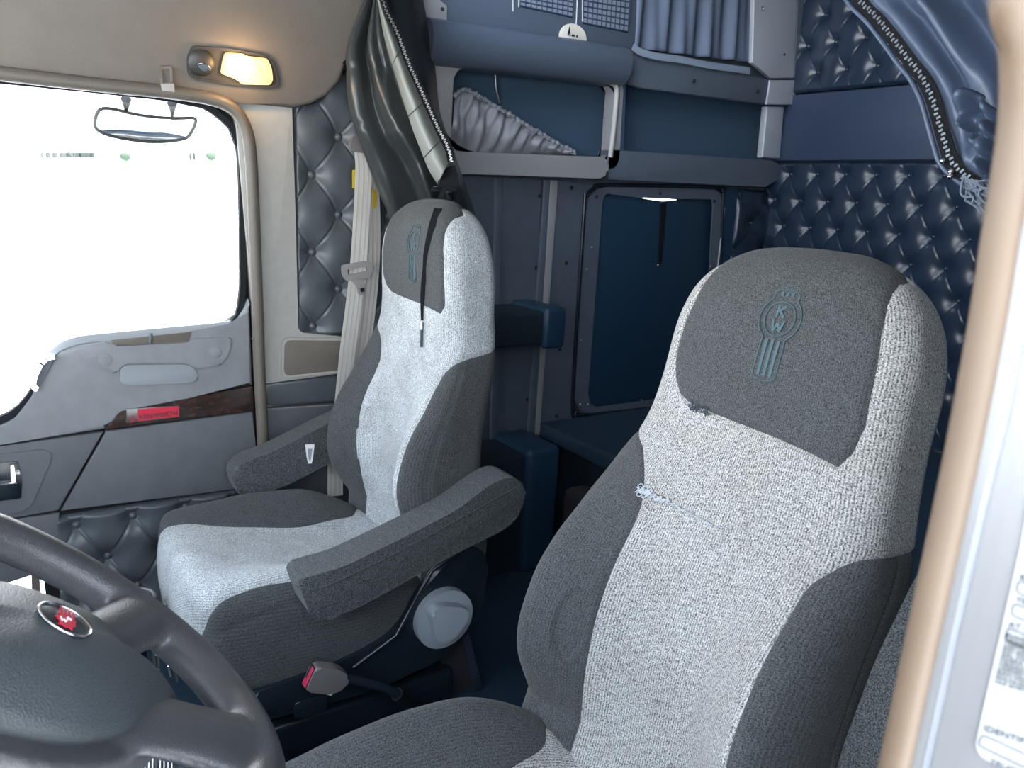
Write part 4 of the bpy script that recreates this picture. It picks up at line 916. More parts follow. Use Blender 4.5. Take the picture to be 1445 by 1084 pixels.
# lower cubby with its gathered pouch
cb_ = thing('storage_cubby', tuple(X(760, 240, -.96)), 'grey framed storage cubby above the passenger seat, with a rounded opening', 'cubby')
co = [(600, 84), (700, 92), (800, 103), (872, 113), (880, 122), (874, 225), (868, 238), (640, 238), (630, 236), (622, 200)]
ci = [(640, 108), (650, 96), (668, 95.5), (760, 104), (856, 115), (867, 124), (864, 160), (860, 222), (780, 219), (652, 214), (640, 212), (636, 200)]
O = resample([X(a, b, XS) for a, b in co], 96); cen_ = np.mean([X(a, b, XS) for a, b in ci], 0)
I = resample(round_poly([X(a, b, XS) for a, b in ci], .006), 96)
k0 = min(range(96), key=lambda k: np.linalg.norm(O[k]-I[0])); O = O[k0:]+O[:k0]
ring_plate('cubby_frame', O, I, (-.045, 0, 0), 'sleeper_lip', cb_)
rim = catmull([X(a, b, XS+.002) for a, b in [(852, 113.5), (866, 119), (870, 130), (866, 180), (861, 222)]], 6); bmobj('frame_edge', bm_tube([tuple(p) for p in rim], .009, 8), mat('pale_grey_moulding', (.5, .49, .48), .45), cb_, 60)
lip = [X(a, b, XS+.03) for a, b in [(634, 222), (640, 216), (850, 222), (860, 228), (858, 246), (846, 252), (650, 245), (636, 240)]]
plate('cubby_lip', round_poly(lip, .010), (-.08, 0, 0), 'sleeper_lip', cb_, .014, 5)
bm = bmesh.new(); d1, d2 = X(634, 150, -1.0), X(878, 150, -1.0)
for lo, hi in [((-1.055, 1.10, 1.29), (-1.05, 1.82, 1.66)), ((-1.055, 1.10, 1.285), (-.99, 1.82, 1.30)), ((-1.055, 1.10, 1.63), (-.99, 1.82, 1.65))]: bm_box(lo, hi, bm=bm)
bmobj('cubby_lining', bm, 'cubby_in', cb_)
pu = thing('net_pouch', tuple(X(700, 216, -.99)), 'silver grey gathered fabric pouch with an elastic edge, inside the grey cubby', 'pouch')
ptop = [(640, 136), (650, 129), (660, 128), (690, 145), (720, 163), (750, 181), (780, 199), (808, 214), (811, 218)]
pbot = [(634, 214), (646, 214), (664, 214.5), (695, 215.5), (722, 216.5), (752, 217.5), (782, 218.5), (806, 219.5), (811, 220)]
rows = [[X(a*(1-t)+c*t, b*(1-t)+d*t, -.995+.03*math.sin(math.pi*t)) for (a, b), (c, d) in zip(ptop, pbot)] for t in (0, .08, .3, .6, .85, 1)]
def pf(u, v): return .012*math.sin(u*46+2.2*math.sin(v*5+u*7))*(.35+.65*math.sin(math.pi*min(1, v*1.1)))*(1-.6*u)+.006*math.sin(u*97+v*9)*(1-v)
ps_, G = sheet('pouch_fabric', rows, 'pouch', pu, pf, .002, nc=220, depth=(1, 0, 0))
bm = bmesh.new(); e = [X(a, b, -.985) for a, b in ptop]; P = resample(catmull(e, 8), 130, False)
bm_tube([tuple(p+np.array((.003*math.sin(i*1.9), .002*math.sin(i*2.7), .003*math.cos(i*2.1)))) for i, p in enumerate(P)], [.006+.002*math.sin(i*1.3) for i in range(len(P))], 7, bm=bm)
bmobj('elastic_edge', bm, 'pouch', pu, 60)
hg = thing('hanging_rod', tuple(X(700, 105, -1.02)), 'thin metal rod hanging inside the grey cubby above the pouch', 'rod')
bmobj('rod', bm_tube([tuple(X(698.5, 100, -1.03)), tuple(X(700, 125, -1.03)), tuple(X(705, 146, -1.035))], .0035, 8), 'steel', hg, 60)
# padded roll above the cubby
pr_ = thing('padded_shelf_edge', tuple(X(740, 110, -.9)), 'dark padded vinyl shelf edge running above the grey storage cubby', 'shelf')
A, Bp = X(600, 58, -.94), X(925, 92, -.94)
prof = [(0, -.055), (.035, -.05), (.055, -.02), (.06, .02), (.045, .056), (.0, .072), (-.05, .072), (-.05, -.055)]
pr0 = round_poly([(-.96+a, 0, b) for a, b in prof], .02)
y0, y1, z0, z1 = 1.045, 1.765, 1.615, 1.640
bm = bm_plate([(p[0], y0, p[2]+z0) for p in pr0], (0, y1-y0, z1-z0), .018, 5); bmobj('padding', bm, 'vinyl_roll', pr_, 60)
br = thing('corner_bracket', tuple(X(610, 20, -.96)), 'small grey bracket with a hole, left of the upper shelf', 'bracket')
plate('bracket_plate', [X(a, b, -.965) for a, b in [(588, -20), (600, -16), (631, 8), (631, 31), (602, 28), (590, 4)]], (-.01, 0, 0), 'sleeper_lip', br, .002)
dome('bracket_hole', X(624.5, 13, -.964), (1, 0, 0), .006, .002, 'matt_black', br, 10)
# upper cabinet behind the roll: vents, sticker
uc = thing('upper_cabinet', tuple(X(800, 40, -1.0)), 'dark upper cabinet with two grid vents above the padded shelf edge', 'cabinet')
plate('cabinet_front', [X(a, b, -.985) for a, b in [(610, -120), (930, -80), (915, 95), (605, 60)]], (-.03, 0, 0), 'vinyl_roll', uc, .003)
def vent(px, nx, ny, nm):
    q = [X(a, b, -.983) for a, b in px]; bm = bmesh.new()
    L = lambda s, t: (q[0]*(1-s)+q[1]*s)*(1-t)+(q[3]*(1-s)+q[2]*s)*t
    for i in range(nx+1): bm_tube([tuple(L(i/nx, 0)), tuple(L(i/nx, 1))], .0030, 5, bm=bm)
    for j in range(ny+1): bm_tube([tuple(L(0, j/ny)), tuple(L(1, j/ny))], .0030, 5, bm=bm)
    return bmobj(nm, bm, 'vinyl_hazed', uc, 60)
for px in [[(734, -60), (810, -54), (808, 24), (734, 8)], [(826, -55), (892, -48), (886, 45), (822, 32)]]:
    plate('vent_back', [X(a, b, -.984) for a, b in px], (.002, 0, 0), 'grille', uc); vent(px, 10, 11, 'vent_grid')
for a, b in [((724, -30), (724, 16)), ((733, -30), (732, 10)), ((816, -30), (813, 36)), ((822, 0), (822, 30))]:
    tube('vent_edge', [tuple(X(*a, -.98)), tuple(X(*b, -.98))], .002, 'rail', uc, 6)
st_ = thing('oval_sticker', tuple(X(808, 50, -.95)), 'cream oval sticker with a small dark figure, half hidden behind the padded shelf edge', 'sticker')
oc = X(808, 54, -.984); oe = [oc+np.array((0, .055*math.cos(t), .042*math.sin(t))) for t in np.linspace(0, 2*math.pi, 40)[:-1]]
plate('sticker_face', oe, (.003, 0, 0), 'oval', st_, .001)
bm = bmesh.new(); f0 = oc+np.array((.0035, -.018, .004))
bm_plate([f0+np.array((0, y, z)) for y, z in [(-.006, 0), (-.005, .012), (-.002, .020), (0, .028), (.003, .022), (.004, .010), (.007, 0), (.003, .0), (.001, .009), (-.002, 0)]], (.001, 0, 0), bm=bm)
for dy in (.014, .020, .032): bm_plate([f0+np.array((0, dy+y, z)) for y, z in [(-.004, 0), (-.003, .005), (0, .007), (.003, .004), (.004, 0)]], (.001, 0, 0), bm=bm)
bmobj('sticker_figure', bm, 'matt_black', st_)
# second bay: dark recess, its shelf, rail, post, hanging cloth
b2 = thing('storage_shelf', tuple(X(980, 240, -.95)), 'long slate shelf edge right of the grey cubby, ending at the quilted wall', 'shelf')
plate('shelf_front', round_poly([X(a, b, XS) for a, b in [(860, 211), (1086, 226), (1099, 231), (1100, 252), (1080, 264), (858, 253)]], .006), (-.06, 0, 0), 'sleeper', b2, .006)
plate('shelf_post', [X(a, b, XS-.005) for a, b in [(1083, 150), (1107, 150), (1101, 224), (1076, 222)]], (-.03, 0, 0), 'rail', b2, .005)
plate('shelf_back', [X(a, b, -1.05) for a, b in [(866, 105), (1105, 140), (1100, 232), (860, 214)]], (-.01, 0, 0), 'cubby_in', b2)
plate('shelf_divider', [X(a, b, XS-.004) for a, b in [(870, 118), (884, 120), (880, 222), (862, 222)]], (-.04, 0, 0), 'cubby_in', b2, .003)
rl = thing('bunk_rail', tuple(X(1000, 120, -.93)), 'grey riveted metal rail with a square corner cap below the dark hanging cloth', 'rail')
plate('rail_bar', [X(a, b, -.945) for a, b in [(892, 72), (1068, 108), (1086, 112), (1082, 148), (906, 124), (886, 118)]], (-.02, 0, 0), 'sleeper', rl, .004)
plate('rail_post', [X(a, b, -.943) for a, b in [(1066, -60), (1128, -60), (1120, 110), (1088, 110), (1062, 88)]], (-.02, 0, 0), 'rail', rl, .003)
plate('post_flange', [X(a, b, -.942) for a, b in [(1129, -60), (1140, -60), (1131, 112), (1121, 110)]], (-.03, 0, 0), 'sleeper', rl, .002)
plate('corner_cap', [X(a, b, -.938) for a, b in [(1087, 113), (1131, 113), (1128, 148), (1082, 147)]], (-.03, 0, 0), 'rail', rl, .003)
for p in [(979, 114), (1069, 129), (1124, 132)]: dome('rivet', X(*p, -.936), (1, 0, 0), .007, .006, 'dark_metal', rl, 10)
for p in [(1076, 12)]: bmobj('snap', bm_tube([tuple(q) for q in disc_pts(X(*p, -.940), (1, 0, 0), .0065, 16)], .002, 6, True), 'chrome', rl, 60)
dome('post_hole', X(1107, 77, -.942), (1, 0, 0), .005, .002, 'matt_black', rl, 10)
ch = thing('hanging_cloth', tuple(X(980, 60, -.97)), 'dark haze-tinted cloth hanging behind the metal rail and post', 'cloth')
rows = [[X(a, b, -.965) for a, b in r] for r in [[(900, -90), (980, -80), (1070, -70)], [(896, 0), (980, 5), (1066, 10)], [(893, 68), (975, 78), (1062, 88)]]]
sheet('cloth', rows, mat('cloth_blue_haze', (.13, .165, .24), .85), ch, lambda u, v: .010*math.sin(u*31+v*2)+.006*math.sin(u*57), .002, nc=90, depth=(1, 0, 0))  # cloth colour includes the blue haze
bm = bmesh.new(); e = [X(a, b, -.93) for a, b in [(893, 66), (905, 74), (930, 80), (960, 84), (1000, 92), (1058, 100)]]
bm_ribbon([tuple(p) for p in catmull(e, 6)], (0, 0, 1), .022, .003, bm=bm); bmobj('torn_edge', bm, mat('pale_edge_blue_haze', (.26, .31, .40), .7), ch, 60)  # pale edge tinted with the same painted haze
# black brackets on the side wall, bunk and box
k1 = thing('wall_bracket', tuple(X(750, 460, -.9)), 'black padded bracket on the sleeper wall behind the far seat', 'bracket')
bm = bm_box((-.99, 1.06, .765), (-.80, 1.455, .872), .012); bmobj('bracket_arm', bm, 'matt_black', k1)
bm = bm_box((-.995, 1.40, .755), (-.785, 1.48, .885), .014); bmobj('end_cap', bm, 'hatch', k1)
k2 = thing('bunk_support', tuple(X(720, 650, -.9)), 'black box-shaped bunk support on the floor behind the far seat', 'box')
bm = bm_box((-.99, 1.03, .0), (-.80, 1.45, .41), .012); bmobj('support_box', bm, 'matt_black', k2)
bm = bm_box((-.995, 1.36, .0), (-.775, 1.49, .43), .02); bmobj('end_cap', bm, 'hatch', k2)
bu = thing('bunk', (-.2, 2.05, .2), 'dark vinyl bunk base below the hatch', 'bunk')
plate('bunk_top', [(-.99, 1.55, .445), (.95, 1.55, .445), (.95, 2.62, .445), (-.99, 2.62, .445)], (0, 0, -.06), 'floor', bu, .012)
box('bunk_front', (-.98, 1.60, .0), (.94, 1.64, .384), 'matt_black', bu)
cbx = thing('carpet_box', (-.70, 1.55, .2), 'brown carpeted block under the bunk edge', 'block')
bmobj('carpet_cover', bm_box((-.77, 1.495, .0), (-.2, 1.595, .29), .03, 4), 'carpet', cbx)
sl = thing('light_leak_strip', tuple(X(817, 600, -.93)), 'sliver of leaked daylight put in as a pale strip on the bunk edge below the hatch', 'strip')
plate('strip', [X(a, b, -.93) for a, b in [(808, 603), (818, 599.5), (826, 599), (817, 603.5)]], (.004, 0, 0), 'white', sl)  # light leaking under the hatch, imitated by a white plate
# floor behind the far seat's base
cf_ = thing('carpet_flap', (-.25, .9, .1), 'upright brown carpet flap with a dark strap behind the recline knob', 'flap')
plate('flap', [X(a, b, -.33) for a, b in [(618, 905), (655, 880), (690, 985), (692, 1010), (640, 1010), (628, 960)]], (-.03, 0, 0), 'carpet', cf_, .006)
plate('flap_strap', [X(a, b, -.325) for a, b in [(650, 890), (660, 888), (682, 980), (672, 984)]], (.004, 0, 0), mat('dark_blue_strap', (.025, .04, .07), .7), cf_, .001)
plate('strap_clip', [X(a, b, -.32) for a, b in [(664, 955), (676, 952), (684, 978), (670, 982)]], (.006, 0, 0), 'matt_black', cf_, .002)
# ------------------------------------------------------------------ steering wheel
wc = np.array((.466, -.002, .843)); wa_ = np.array((1., 0, 0)); tl = math.radians(50); wn = np.array((0, math.cos(tl), math.sin(tl))); wb_ = np.cross(wn, wa_)
def W(a, b, o): return wc+wa_*a+wb_*b+wn*o
sw = thing('steering_wheel', tuple(wc), 'black leather steering wheel with a red oval crest, nearest the camera', 'steering wheel')
bm = bm_tube([tuple(W(.2135*math.cos(t), .2135*math.sin(t), 0)) for t in np.linspace(0, 2*math.pi, 97)[:-1]], .0215, 18, True)
def spoke(ang, w0, w1, w2, r0=.07, r1=.21, o0=-.02):
    c, s = math.cos(ang), math.sin(ang); rings = []
    for i in range(15):
        t = i/14; r = r0+(r1-r0)*t; w = w0*(1-t)**2+2*w1*t*(1-t)+w2*t*t; th = .013+.006*t; o = o0*(1-t)**1.5
        rings.append([bm.verts.new(Vector(W(r*c-s*w*math.cos(k*math.pi/8), r*s+c*w*math.cos(k*math.pi/8), o+th*math.sin(k*math.pi/8)))) for k in range(16)])
    for a, b in zip(rings[:-1], rings[1:]):
        for k in range(16): bm.faces.new((a[k], a[(k+1) % 16], b[(k+1) % 16], b[k]))
    bm.faces.new(rings[0][::-1]); bm.faces.new(rings[-1])
for base in (0, 180):
    spoke(math.radians(142+base), .040, .026, .040); spoke(math.radians(80+base), .060, .030, .062)
PAD = [(-.10, -.035), (-.107, .01), (-.107, .05), (-.098, .078), (-.08, .090), (-.052, .100), (-.038, .122), (-.031, .139), (-.018, .136), (.012, .112), (.052, .078), (.074, .052)]
PADN = [(.088, .026), (.096, -.008), (.098, -.045), (.090, -.072), (.074, -.086), (.048, -.098), (.03, -.118), (.02, -.130), (.005, -.126), (-.024, -.111), (-.067, -.080), (-.092, -.055)]
PAD = PAD+PADN
PADs = [p[:2] for p in catmull([(a, b, 0) for a, b in PAD], 4, True)]
pbase = [tuple(W(a*.98+(.022 if a > -.02 else 0), b*1.0+.004, -.06)) for a, b in PADs]
bm_plate(pbase, tuple(wn*.046), .012, 4, bm=bm)
t_ = tl
rim = bmobj('rim', bm, 'wheel', sw, 180)
rm = rim.modifiers.new('r', 'REMESH'); rm.mode = 'VOXEL'; rm.voxel_size = .0032; rm.use_smooth_shade = True
sm = rim.modifiers.new('s', 'SMOOTH'); sm.factor = .5; sm.iterations = 14
# horn pad: a domed cover
bm = bmesh.new(); rings = []; nk = 14
for i in range(nk):
    f = 1-i/nk; o = -.004+.036*(1-f**2.6)
    if i == 0:
        rings.append([bm.verts.new(Vector(W(a*.985, b*.985, -.018))) for a, b in PADs])
    rings.append([bm.verts.new(Vector(W(a*f, b*f, o))) for a, b in PADs])
for A_, B_ in zip(rings[:-1], rings[1:]):
    n = len(A_)
    for k in range(n): bm.faces.new((A_[k], A_[(k+1) % n], B_[(k+1) % n], B_[k]))
bm.faces.new(rings[-1])
bmobj('horn_pad', bm, 'pad', sw, 180)
eo = .0325
em = bmobj('crest_plate', bm_plate([tuple(W(.022*math.cos(t), .022*math.sin(t), eo-.003)) for t in np.linspace(0, 2*math.pi, 33)[:-1]], tuple(wn*.004), .0008), 'black_plastic', sw)
bmobj('crest_ring', bm_tube([tuple(W(.0225*math.cos(t), .0225*math.sin(t), eo+.0012)) for t in np.linspace(0, 2*math.pi, 41)[:-1]], .0013, 8, True), 'chrome', em, 60)
an = math.radians(172); cu, cv = math.cos(an), math.sin(an)      # the crest lies turned with the wheel
def E(x, y, o=.0018): return W(cu*y-cv*x, cv*y+cu*x, eo+o)
bm = bmesh.new()
bl_ = [(.0085*math.cos(t)*(1+.10*math.cos(5*t)), -.004+.0080*math.sin(t)*(1+.10*math.cos(5*t))) for t in np.linspace(0, 2*math.pi, 50)[:-1]]
bm_plate([tuple(E(x, y)) for x, y in bl_], tuple(wn*.0008), bm=bm)
bm_plate([tuple(E(x, y)) for x, y in [(-.0055, -.011), (-.006, -.0165), (-.003, -.0150), (0, -.017), (.003, -.0150), (.006, -.0165), (.0055, -.011)]], tuple(wn*.0008), bm=bm)
for x in (-.0053, -.0018, .0018, .0053): bm_plate([tuple(E(x+a, y)) for a, y in [(-.0011, .004), (.0011, .004), (.0012, .0155), (-.0012, .0155)]], tuple(wn*.0008), bm=bm)
bmobj('crest', bm, 'red', em)
bm = bmesh.new()
for p, q in [((-.0035, -.0015), (-.0035, .002)), ((-.0035, .0), (-.0005, .002)), ((-.0028, .0), (0, -.0015)), ((-.001, -.003), (.0005, -.0085)), ((.0005, -.0085), (.002, -.0045)), ((.002, -.0045), (.0035, -.0085)), ((.0035, -.0085), (.005, -.003))]:
    bm_tube([tuple(E(*p, .0028)), tuple(E(*q, .0028))], .0005, 5, bm=bm)
bmobj('crest_letters', bm, 'label_white', em, 60)
tube('column', [tuple(W(0, 0, -.03)), tuple(W(0, 0, -.20)), tuple(W(0, -.0, -.55))], [.06, .05, .05], 'matt_black', sw, 20)

# ------------------------------------------------------------------ driver's door jamb, seal and certification label
bt_ = math.radians(25); jd = np.array((math.cos(bt_), math.sin(bt_), 0)); jn = np.array((math.sin(bt_), -math.cos(bt_), 0)); jp = np.array((.978, .338, 0))
def J(px, py, lift=0): return onpl(px, py, jp+jn*lift, jn)
jam = struct(empty('trim_2', (1.0, .36, 0)), 'tan rubber seal and white metal door jamb closest to the camera')
spx = [(1448, -60), (1428, -10), (1428, 20), (1438, 60), (1440, 110), (1437, 170), (1426, 250), (1413, 330), (1396, 440), (1374, 560), (1346, 700), (1309, 870), (1268, 1060), (1225, 1260)]
sp_ = [X(a-1, b, .972) for a, b in spx]
bmobj('door_seal', bm_tube([tuple(p) for p in catmull(sp_, 6)], .0066, 14), 'seal_tan', jam, 60)
up, dn = 1.62, .55
def jstrip(pxs, d, m, nm, bev=.003): return plate(nm, pxs, tuple(jn*d), m, jam, bev)
L0 = [J(*p) for p in [(1446, 216), (1420, 400), (1392, 560), (1357, 711), (1318, 889), (1278, 1082), (1240, 1260)]]
def off(P, k): return [p+jd*k for p in P]
top_ = L0[0]+np.array((0, 0, .25)); 
def strip(k0, k1, d, m, nm, bev): 
    a = [top_+jd*(k0+.012)]+off(L0, k0); b = [top_+jd*(k1+.012)]+off(L0, k1); return plate(nm, a+b[::-1], tuple(jn*d), m, jam, bev)
strip(-.004, .0065, .006, 'alum', 'jamb_lip', .002); strip(.006, .010, .0005, 'rail', 'jamb_groove', 0); strip(.0095, .12, .004, 'alum', 'jamb_face', .002)
lb = thing('certification_label', tuple(J(1420, 950, .006)), 'white certification label with rows of fine print on the door jamb', 'label')
lpx = [(1452, 700), (1440, 770), (1376, 1052), (1384, 1068), (1470, 1112), (1560, 900), (1520, 720)]
plate('label_paper', round_poly([J(a, b, .0045) for a, b in lpx], .003), tuple(jn*.0005), 'label_paper', lb)
bm = bmesh.new(); ju = np.array((0, 0, 1.))
def lt_(px, py): return J(px, py, .0058)
rs = random.Random(11)
def words(n): return ' '.join(''.join(rs.choice('ETAOINSHRDLU') for _ in range(rs.randint(2, 8))) for _ in range(n))
jx = jd
text_bm('IDENTIFICATION NUMBER', .0042, lt_(1387, 1031), jx, ju, .0002, bm)
text_bm('TRUCK', .0036, lt_(1396, 1078), jx, ju, .0002, bm)
for i in range(11): text_bm(words(7), .0027, lt_(1403+(10-i)*1.65, 964-(10-i)*6.5), jx, ju, .0002, bm)
for tx, p in [('AT PSI', (1422, 884)), ('TIRES', (1432, 850)), ('RIMS', (1438, 818))]: text_bm(tx, .0036, lt_(*p), jx, ju, .0002, bm)
def frame_box(px):
    q = [lt_(*p) for p in px]; q = round_poly(q, .0015); bm_tube([tuple(p) for p in q], .00025, 5, True, bm=bm)
frame_box([(1386, 1037), (1380, 1052), (1480, 1100), (1490, 1085)]); frame_box([(1422, 886), (1418, 904), (1520, 945), (1526, 928)]); frame_box([(1430, 852), (1427, 868), (1520, 905), (1526, 890)]); frame_box([(1437, 820), (1434, 836), (1520, 868), (1526, 850)])
bmobj('label_print', bm, 'label_ink', lb)

# ------------------------------------------------------------------ curtain on the driver's side, zip along its edge
cr_ = thing('curtain', tuple(Y(1330, 150, 1.15)), 'dark haze-tinted curtain bunched at the upper right, zip along its curved edge', 'curtain')
edge = [(1190, -40), (1214, 0), (1240, 26), (1262, 54), (1284, 84), (1303, 108), (1318, 138), (1327, 168), (1336, 200), (1343, 222), (1356, 240), (1384, 262)]
YR2 = 1.12
ep = [Y(a, b, YR2) for a, b in edge]
right = [(1600, -60), (1600, 0), (1600, 30), (1600, 60), (1600, 90), (1600, 120), (1600, 150), (1600, 180), (1590, 215), (1580, 240), (1580, 262), (1570, 285)]
rows = [[p, Y(a*.7+c*.3, b*.7+d*.3, YR2-.03), Y(a*.4+c*.6, b*.4+d*.6, YR2-.05), Y(c, d, YR2-.05)] for p, (a, b), (c, d) in zip(ep, edge, right)]
def rf(u, v): return (.020*math.sin(u*24-v*3)+.03*math.exp(-((u-.35+.1*v)/.05)**2))*min(1, u*6)+.014*math.sin(v*22+u*14)*max(0, v-.6)*2
sheet('drape', rows, 'curtain_hazed', cr_, rf, nc=110, depth=(.1, -1, 0))
zpth = [p+np.array((.004, -.012, 0)) for p in ep]
zipper('zip', zpth, cr_, (.05, -1, .1), .0095, .0062, tooth='zip_teeth')
bmobj('zip_cord', bm_tube([tuple(p+np.array((-.014, -.008, -.004))) for p in catmull(ep, 5)], .0035, 7), 'curtain_hazed', cr_, 60)
rows = [[Y(a, b, YR2-.10) for a, b in r] for r in [[(1352, 130), (1372, 128), (1400, 150), (1440, 190)], [(1356, 170), (1380, 160), (1410, 190), (1450, 230)], [(1364, 190), (1390, 195), (1415, 225), (1450, 260)], [(1372, 215), (1395, 232), (1420, 255), (1450, 280)], [(1386, 245), (1404, 262), (1425, 280), (1450, 296)]]]
sheet('tied_fold', rows, 'curtain_hazed', cr_, lambda u, v: .014*math.sin(u*17+v*7)+.010*math.sin(v*24), nc=60, depth=(.1, -1, 0))
bm = bmesh.new(); rr = random.Random(5)
for i in range(22):
    s = np.array(Y(1352+rr.uniform(0, 18), 252+rr.uniform(-6, 10), YR2-.03)); P = [s]
    for k in range(5): P.append(P[-1]+np.array((rr.uniform(.0, .018), rr.uniform(-.006, .006), rr.uniform(-.014, .002))))
    bm_tube([tuple(p) for p in catmull(P, 3)], .0016, 5, bm=bm)
bmobj('frayed_end', bm, mat('grey_threads', (.14, .17, .22), .8), cr_, 60)
for p in [(1330, 227), (1342, 242), (1341, 249)]: dome('snap_stud', Y(*p, YR2-.02), (0, -1, 0), .0042, .004, 'chrome', cr_, 10)

# ------------------------------------------------------------------ bits under the wheel
kn_ = thing('shift_knob', (-.5, .178, .38), 'dark round knob with a pale rim behind the steering wheel rim', 'knob')
kc_ = X(188, 851, -.5)
bm = bmesh.new(); 
bm_tube([tuple(kc_+np.array((0, 0, z))) for z in (-.16, -.03, -.012, .004, .012, .016)], [.018, .02, .040, .044, .036, .012], 24, bm=bm); bmobj('knob_body', bm, 'black_plastic', kn_, 60)
bmobj('knob_rim', bm_tube([tuple(kc_+np.array((.040*math.cos(t), .040*math.sin(t), .010))) for t in np.linspace(0, 2*math.pi, 41)[:-1]], .004, 8, True), 'alum', kn_, 60)
tube('knob_lever', [tuple(kc_+np.array((0, 0, -.02))), (kc_[0], kc_[1]-.02, .0)], .016, 'matt_black', kn_, 12)
fv = thing('floor_vent', (-.05, .16, .3), 'dark console with pale vent slats and a chrome-edged pocket below the steering wheel', 'console')
bm = bm_box((-.16, .02, .0), (.02, .30, .285), .01); bmobj('console_body', bm, 'matt_black', fv)
for i in range(8):
    p = Z(205+i*5.4, 1074-i*2.0, .292); q = Z(203+i*5.6, 1120, .292)
    tube('slat', [tuple(p), tuple(q)], .0014, 'steel', fv, 6)
pk_ = [Z(a, b, .290) for a, b in [(245, 1064), (251, 1073), (281, 1068), (283, 1052)]]
bmobj('pocket_edge', bm_tube([tuple(p) for p in catmull(pk_, 5)], .0016, 6), 'steel', fv, 60)
gm = thing('metal_bracket', tuple(X(230, 935, -.1)), 'small pale metal bracket seen between the wheel rim and the horn pad', 'bracket')
for a, b in [((216, 918), (218, 940)), ((222, 922), (224, 943)), ((219, 924), (226, 924)), ((238, 940), (241, 955)), ((246, 945), (250, 962))]:
    tube('bracket_bar', [tuple(X(*a, -.1)), tuple(X(*b, -.1))], .0022, 'steel', gm, 6)
tube('bracket_post', [tuple(X(222, 945, -.1)), (-.1, X(222, 945, -.1)[1], .0)], .004, 'matt_black', gm, 8)

# ------------------------------------------------------------------ outside
gz = -1.38
grd = struct(empty('ground_exterior', (-60, 0, gz)), 'bright concrete yard outside the window')
mesh('concrete', [(-400, -400, gz), (60, -400, gz), (60, 400, gz), (-400, 400, gz)], [(0, 1, 2, 3)], 'ground', grd)
def G(px, py): return Z(px, py, gz+.01)
for (a, b), (c, d) in [((91, 256), (95, 299)), ((168, 257), (171, 294)), ((235, 257), (237, 291)), ((292, 258), (293, 288)), ((1, 260), (3, 302)), ((154, 223), (156, 234)), ((191, 226), (192, 234)), ((208, 225), (210, 235)), ((182, 225), (183, 235))]:
    p, q = G(a, b), G(c, d); s = np.array((0, 1, 0)); w = np.linalg.norm(q-CAM)*.0016
    mesh('parking_line', [p-s*w*1.3, p+s*w*1.3, q+s*w, q-s*w], [(0, 1, 2, 3)], 'line', grd)
far = G(95, 262); D = 150
for i, (px, w, h, m) in enumerate([(59, 4, 8, 'far_dark'), (68, 6, 7, 'far_dark'), (78, 7, 8, 'far_dark'), (88, 7, 8, 'far_dark'), (98, 8, 8, 'far_dark'), (107, 8, 8, 'far_dark'), (116, 8, 8, 'far_dark'), (122, 5, 7, 'far_dark'), (130, 5, 8, 'far_dark')]):
    p = X(px, 223, -130); tz = X(px, 215, -130)[2]
    t = thing('parked_trailer', tuple(p), 'distant dark trailer in the row left of the mirror, seen through the far window', 'trailer', 'distant trailers beyond the yard')
    ww = w*.130/1.086*.36; bmobj('trailer_body', bm_box((p[0]-2, p[1]-ww, p[2]), (p[0]+2, p[1]+ww, tz), .1), m, t)
for px, m in [(177, 'far_green'), (269, 'far_dark'), (274, 'far_dark'), (298, 'far_green')]:
    p = X(px, 225, -130); 
    t = thing('distant_shrub', tuple(p), {177: 'distant green shrub under the outside mirror', 269: 'distant dark shrub right of the outside mirror, left one of a pair', 274: 'distant dark shrub right of the outside mirror, right one of a pair', 298: 'distant green shrub near the right edge of the far window'}[px], 'shrub')
    bm = bmesh.new(); bmesh.ops.create_icosphere(bm, subdivisions=2, radius=.55)
    rq = random.Random(px)
    for v in bm.verts: v.co = Vector(p)+Vector((v.co.x, v.co.y*(1.4 if m == 'far_green' else .4), v.co.z*1.3+.4))*(1+rq.uniform(-.2, .2))*1.0
    bmobj('foliage', bm, m, t, 180)
lpz = thing('light_pole', tuple(X(97, 222, -134)), 'thin distant light pole standing behind the row of trailers', 'pole')
tube('pole', [tuple(X(97, 222, -134)), tuple(X(96.5, 172, -134))], .10, 'far_dark', lpz, 8); 
wr = thing('overhead_wire', tuple(X(60, 168, -131)), 'thin overhead wire crossing the sky at the top of the far window', 'wire')
tube('wire', [tuple(X(-30, 162, -131)), tuple(X(60, 168, -131)), tuple(X(130, 174, -131))], .06, 'ground', wr, 6)
# outside look-down mirror hanging above the window
mo = thing('outside_mirror', tuple(X(204, 175, -1.12)), 'long rounded mirror hanging outside the far window', 'mirror')
mpx = [(137, 160), (146, 153), (165, 155), (185, 160), (215, 165), (250, 167), (274, 167), (275, 176), (268, 190), (260, 196), (235, 200), (205, 200), (170, 195), (145, 188), (134, 178)]
mz = X(204, 178, -1.17)[2]; mp = [X(a, b, -1.17) for a, b in mpx]; mp = [onpl(a, b, (-1.17, 0, mz), (1, 0, -1.2)) for a, b in mpx]; mr = catmull(mp, 5, True)
bmobj('mirror_rim', bm_tube([tuple(p) for p in mr], .0045, 8, True), 'mirror_rim', mo, 60)
bm = bmesh.new(); mc = np.mean(mr, 0); n = len(mr); rg = []
for f, dx in [(1, 0), (.8, -.006), (.5, -.011), (.2, -.013)]: rg.append([bm.verts.new(Vector(mc+(p-mc)*f+np.array((dx, 0, 0)))) for p in mr])
for A_, B_ in zip(rg[:-1], rg[1:]):
    for k in range(n): bm.faces.new((A_[k], A_[(k+1) % n], B_[(k+1) % n], B_[k]))
bm.faces.new(rg[-1]); bmobj('mirror_glass', bm, 'mirror', mo, 180)
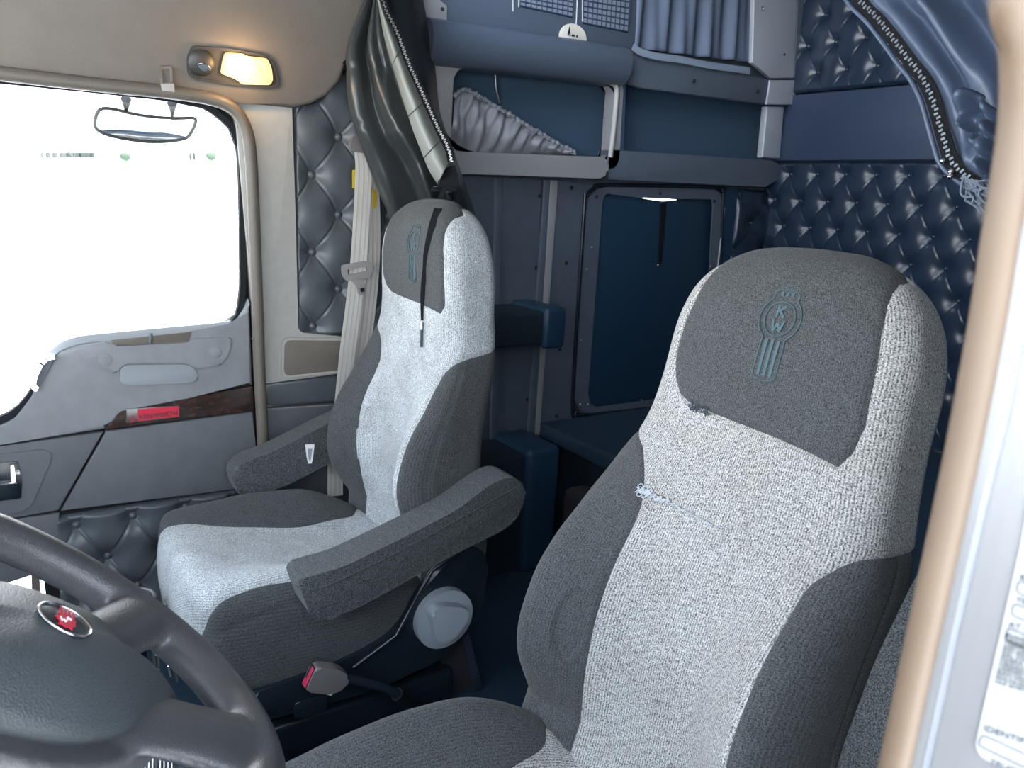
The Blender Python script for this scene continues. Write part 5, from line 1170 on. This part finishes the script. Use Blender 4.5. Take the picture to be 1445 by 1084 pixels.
for a in (178, 243):
    p = X(a, 162 if a < 200 else 166, -1.155); q = X(a, 140 if a < 200 else 146, -1.12)
    bmobj('mirror_arm', bm_tube([tuple(p), tuple(p*.6+q*.4), tuple(q)], [.003, .006, .013], 8), 'mirror_rim', mo, 60)

# ------------------------------------------------------------------ light: the sky through windscreen, windows, an added skylight and the open driver's door; the dome lamp
wd = bpy.data.worlds.new('world'); sc.world = wd; wd.use_nodes = True; nt = wd.node_tree; bg = nt.nodes['Background']
tc = nt.nodes.new('ShaderNodeTexCoord'); sx = nt.nodes.new('ShaderNodeSeparateXYZ'); cr = nt.nodes.new('ShaderNodeValToRGB')
nt.links.new(tc.outputs['Generated'], sx.inputs[0]); nt.links.new(sx.outputs['Z'], cr.inputs[0])
cr.color_ramp.elements[0].position = .0; cr.color_ramp.elements[0].color = (.93, .97, 1, 1); cr.color_ramp.elements[1].position = .6; cr.color_ramp.elements[1].color = (.72, .84, 1.0, 1)
nt.links.new(cr.outputs[0], bg.inputs['Color']); bg.inputs['Strength'].default_value = 3.45
sn = bpy.data.lights.new('sun', 'SUN'); sn.energy = 9; sn.angle = .01; sn.color = (1, .96, .9); so_ = bpy.data.objects.new('sun', sn); COL.objects.link(so_)
so_.rotation_euler = Vector((-.12, -.10, -1)).to_track_quat('-Z', 'Y').to_euler()
pl_ = bpy.data.lights.new('dome_lamp_light', 'POINT'); pl_.energy = .35; pl_.color = (1, .62, .3); pl_.shadow_soft_size = .02; po__ = bpy.data.objects.new('dome_lamp_light', pl_); COL.objects.link(po__)
po__.location = tuple(HL(345, 100, .05))
def portal(loc, rot, sx, sy, nm):
    l = bpy.data.lights.new(nm, 'AREA'); l.shape = 'RECTANGLE'; l.size = sx; l.size_y = sy; l.cycles.is_portal = True
    o = bpy.data.objects.new(nm, l); COL.objects.link(o); o.location = loc; o.rotation_euler = rot
portal((0, -.90, 1.35), (math.radians(90), 0, 0), 1.95, .85, 'windscreen_portal')
portal((1.16, -.15, .8), (0, math.radians(90), 0), 1.7, 1.1, 'door_portal')
portal((-1.03, .02, 1.0), (0, math.radians(-90), 0), .9, 1.1, 'window_portal')
portal((0, .96, 2.065), (math.radians(90), 0, 0), 1.7, .45, 'added_skylight_portal')  # samples the skylight added to brighten the sleeper
sc.view_settings.view_transform = 'Standard'; sc.view_settings.look = 'None'; sc.view_settings.gamma = 1; sc.view_settings.exposure = 1.5
sc.view_settings.use_curve_mapping = False
sc.cycles.use_denoising = True; sc.cycles.max_bounces = 10; sc.cycles.diffuse_bounces = 6; sc.cycles.transparent_max_bounces = 12; sc.cycles.sample_clamp_indirect = 6
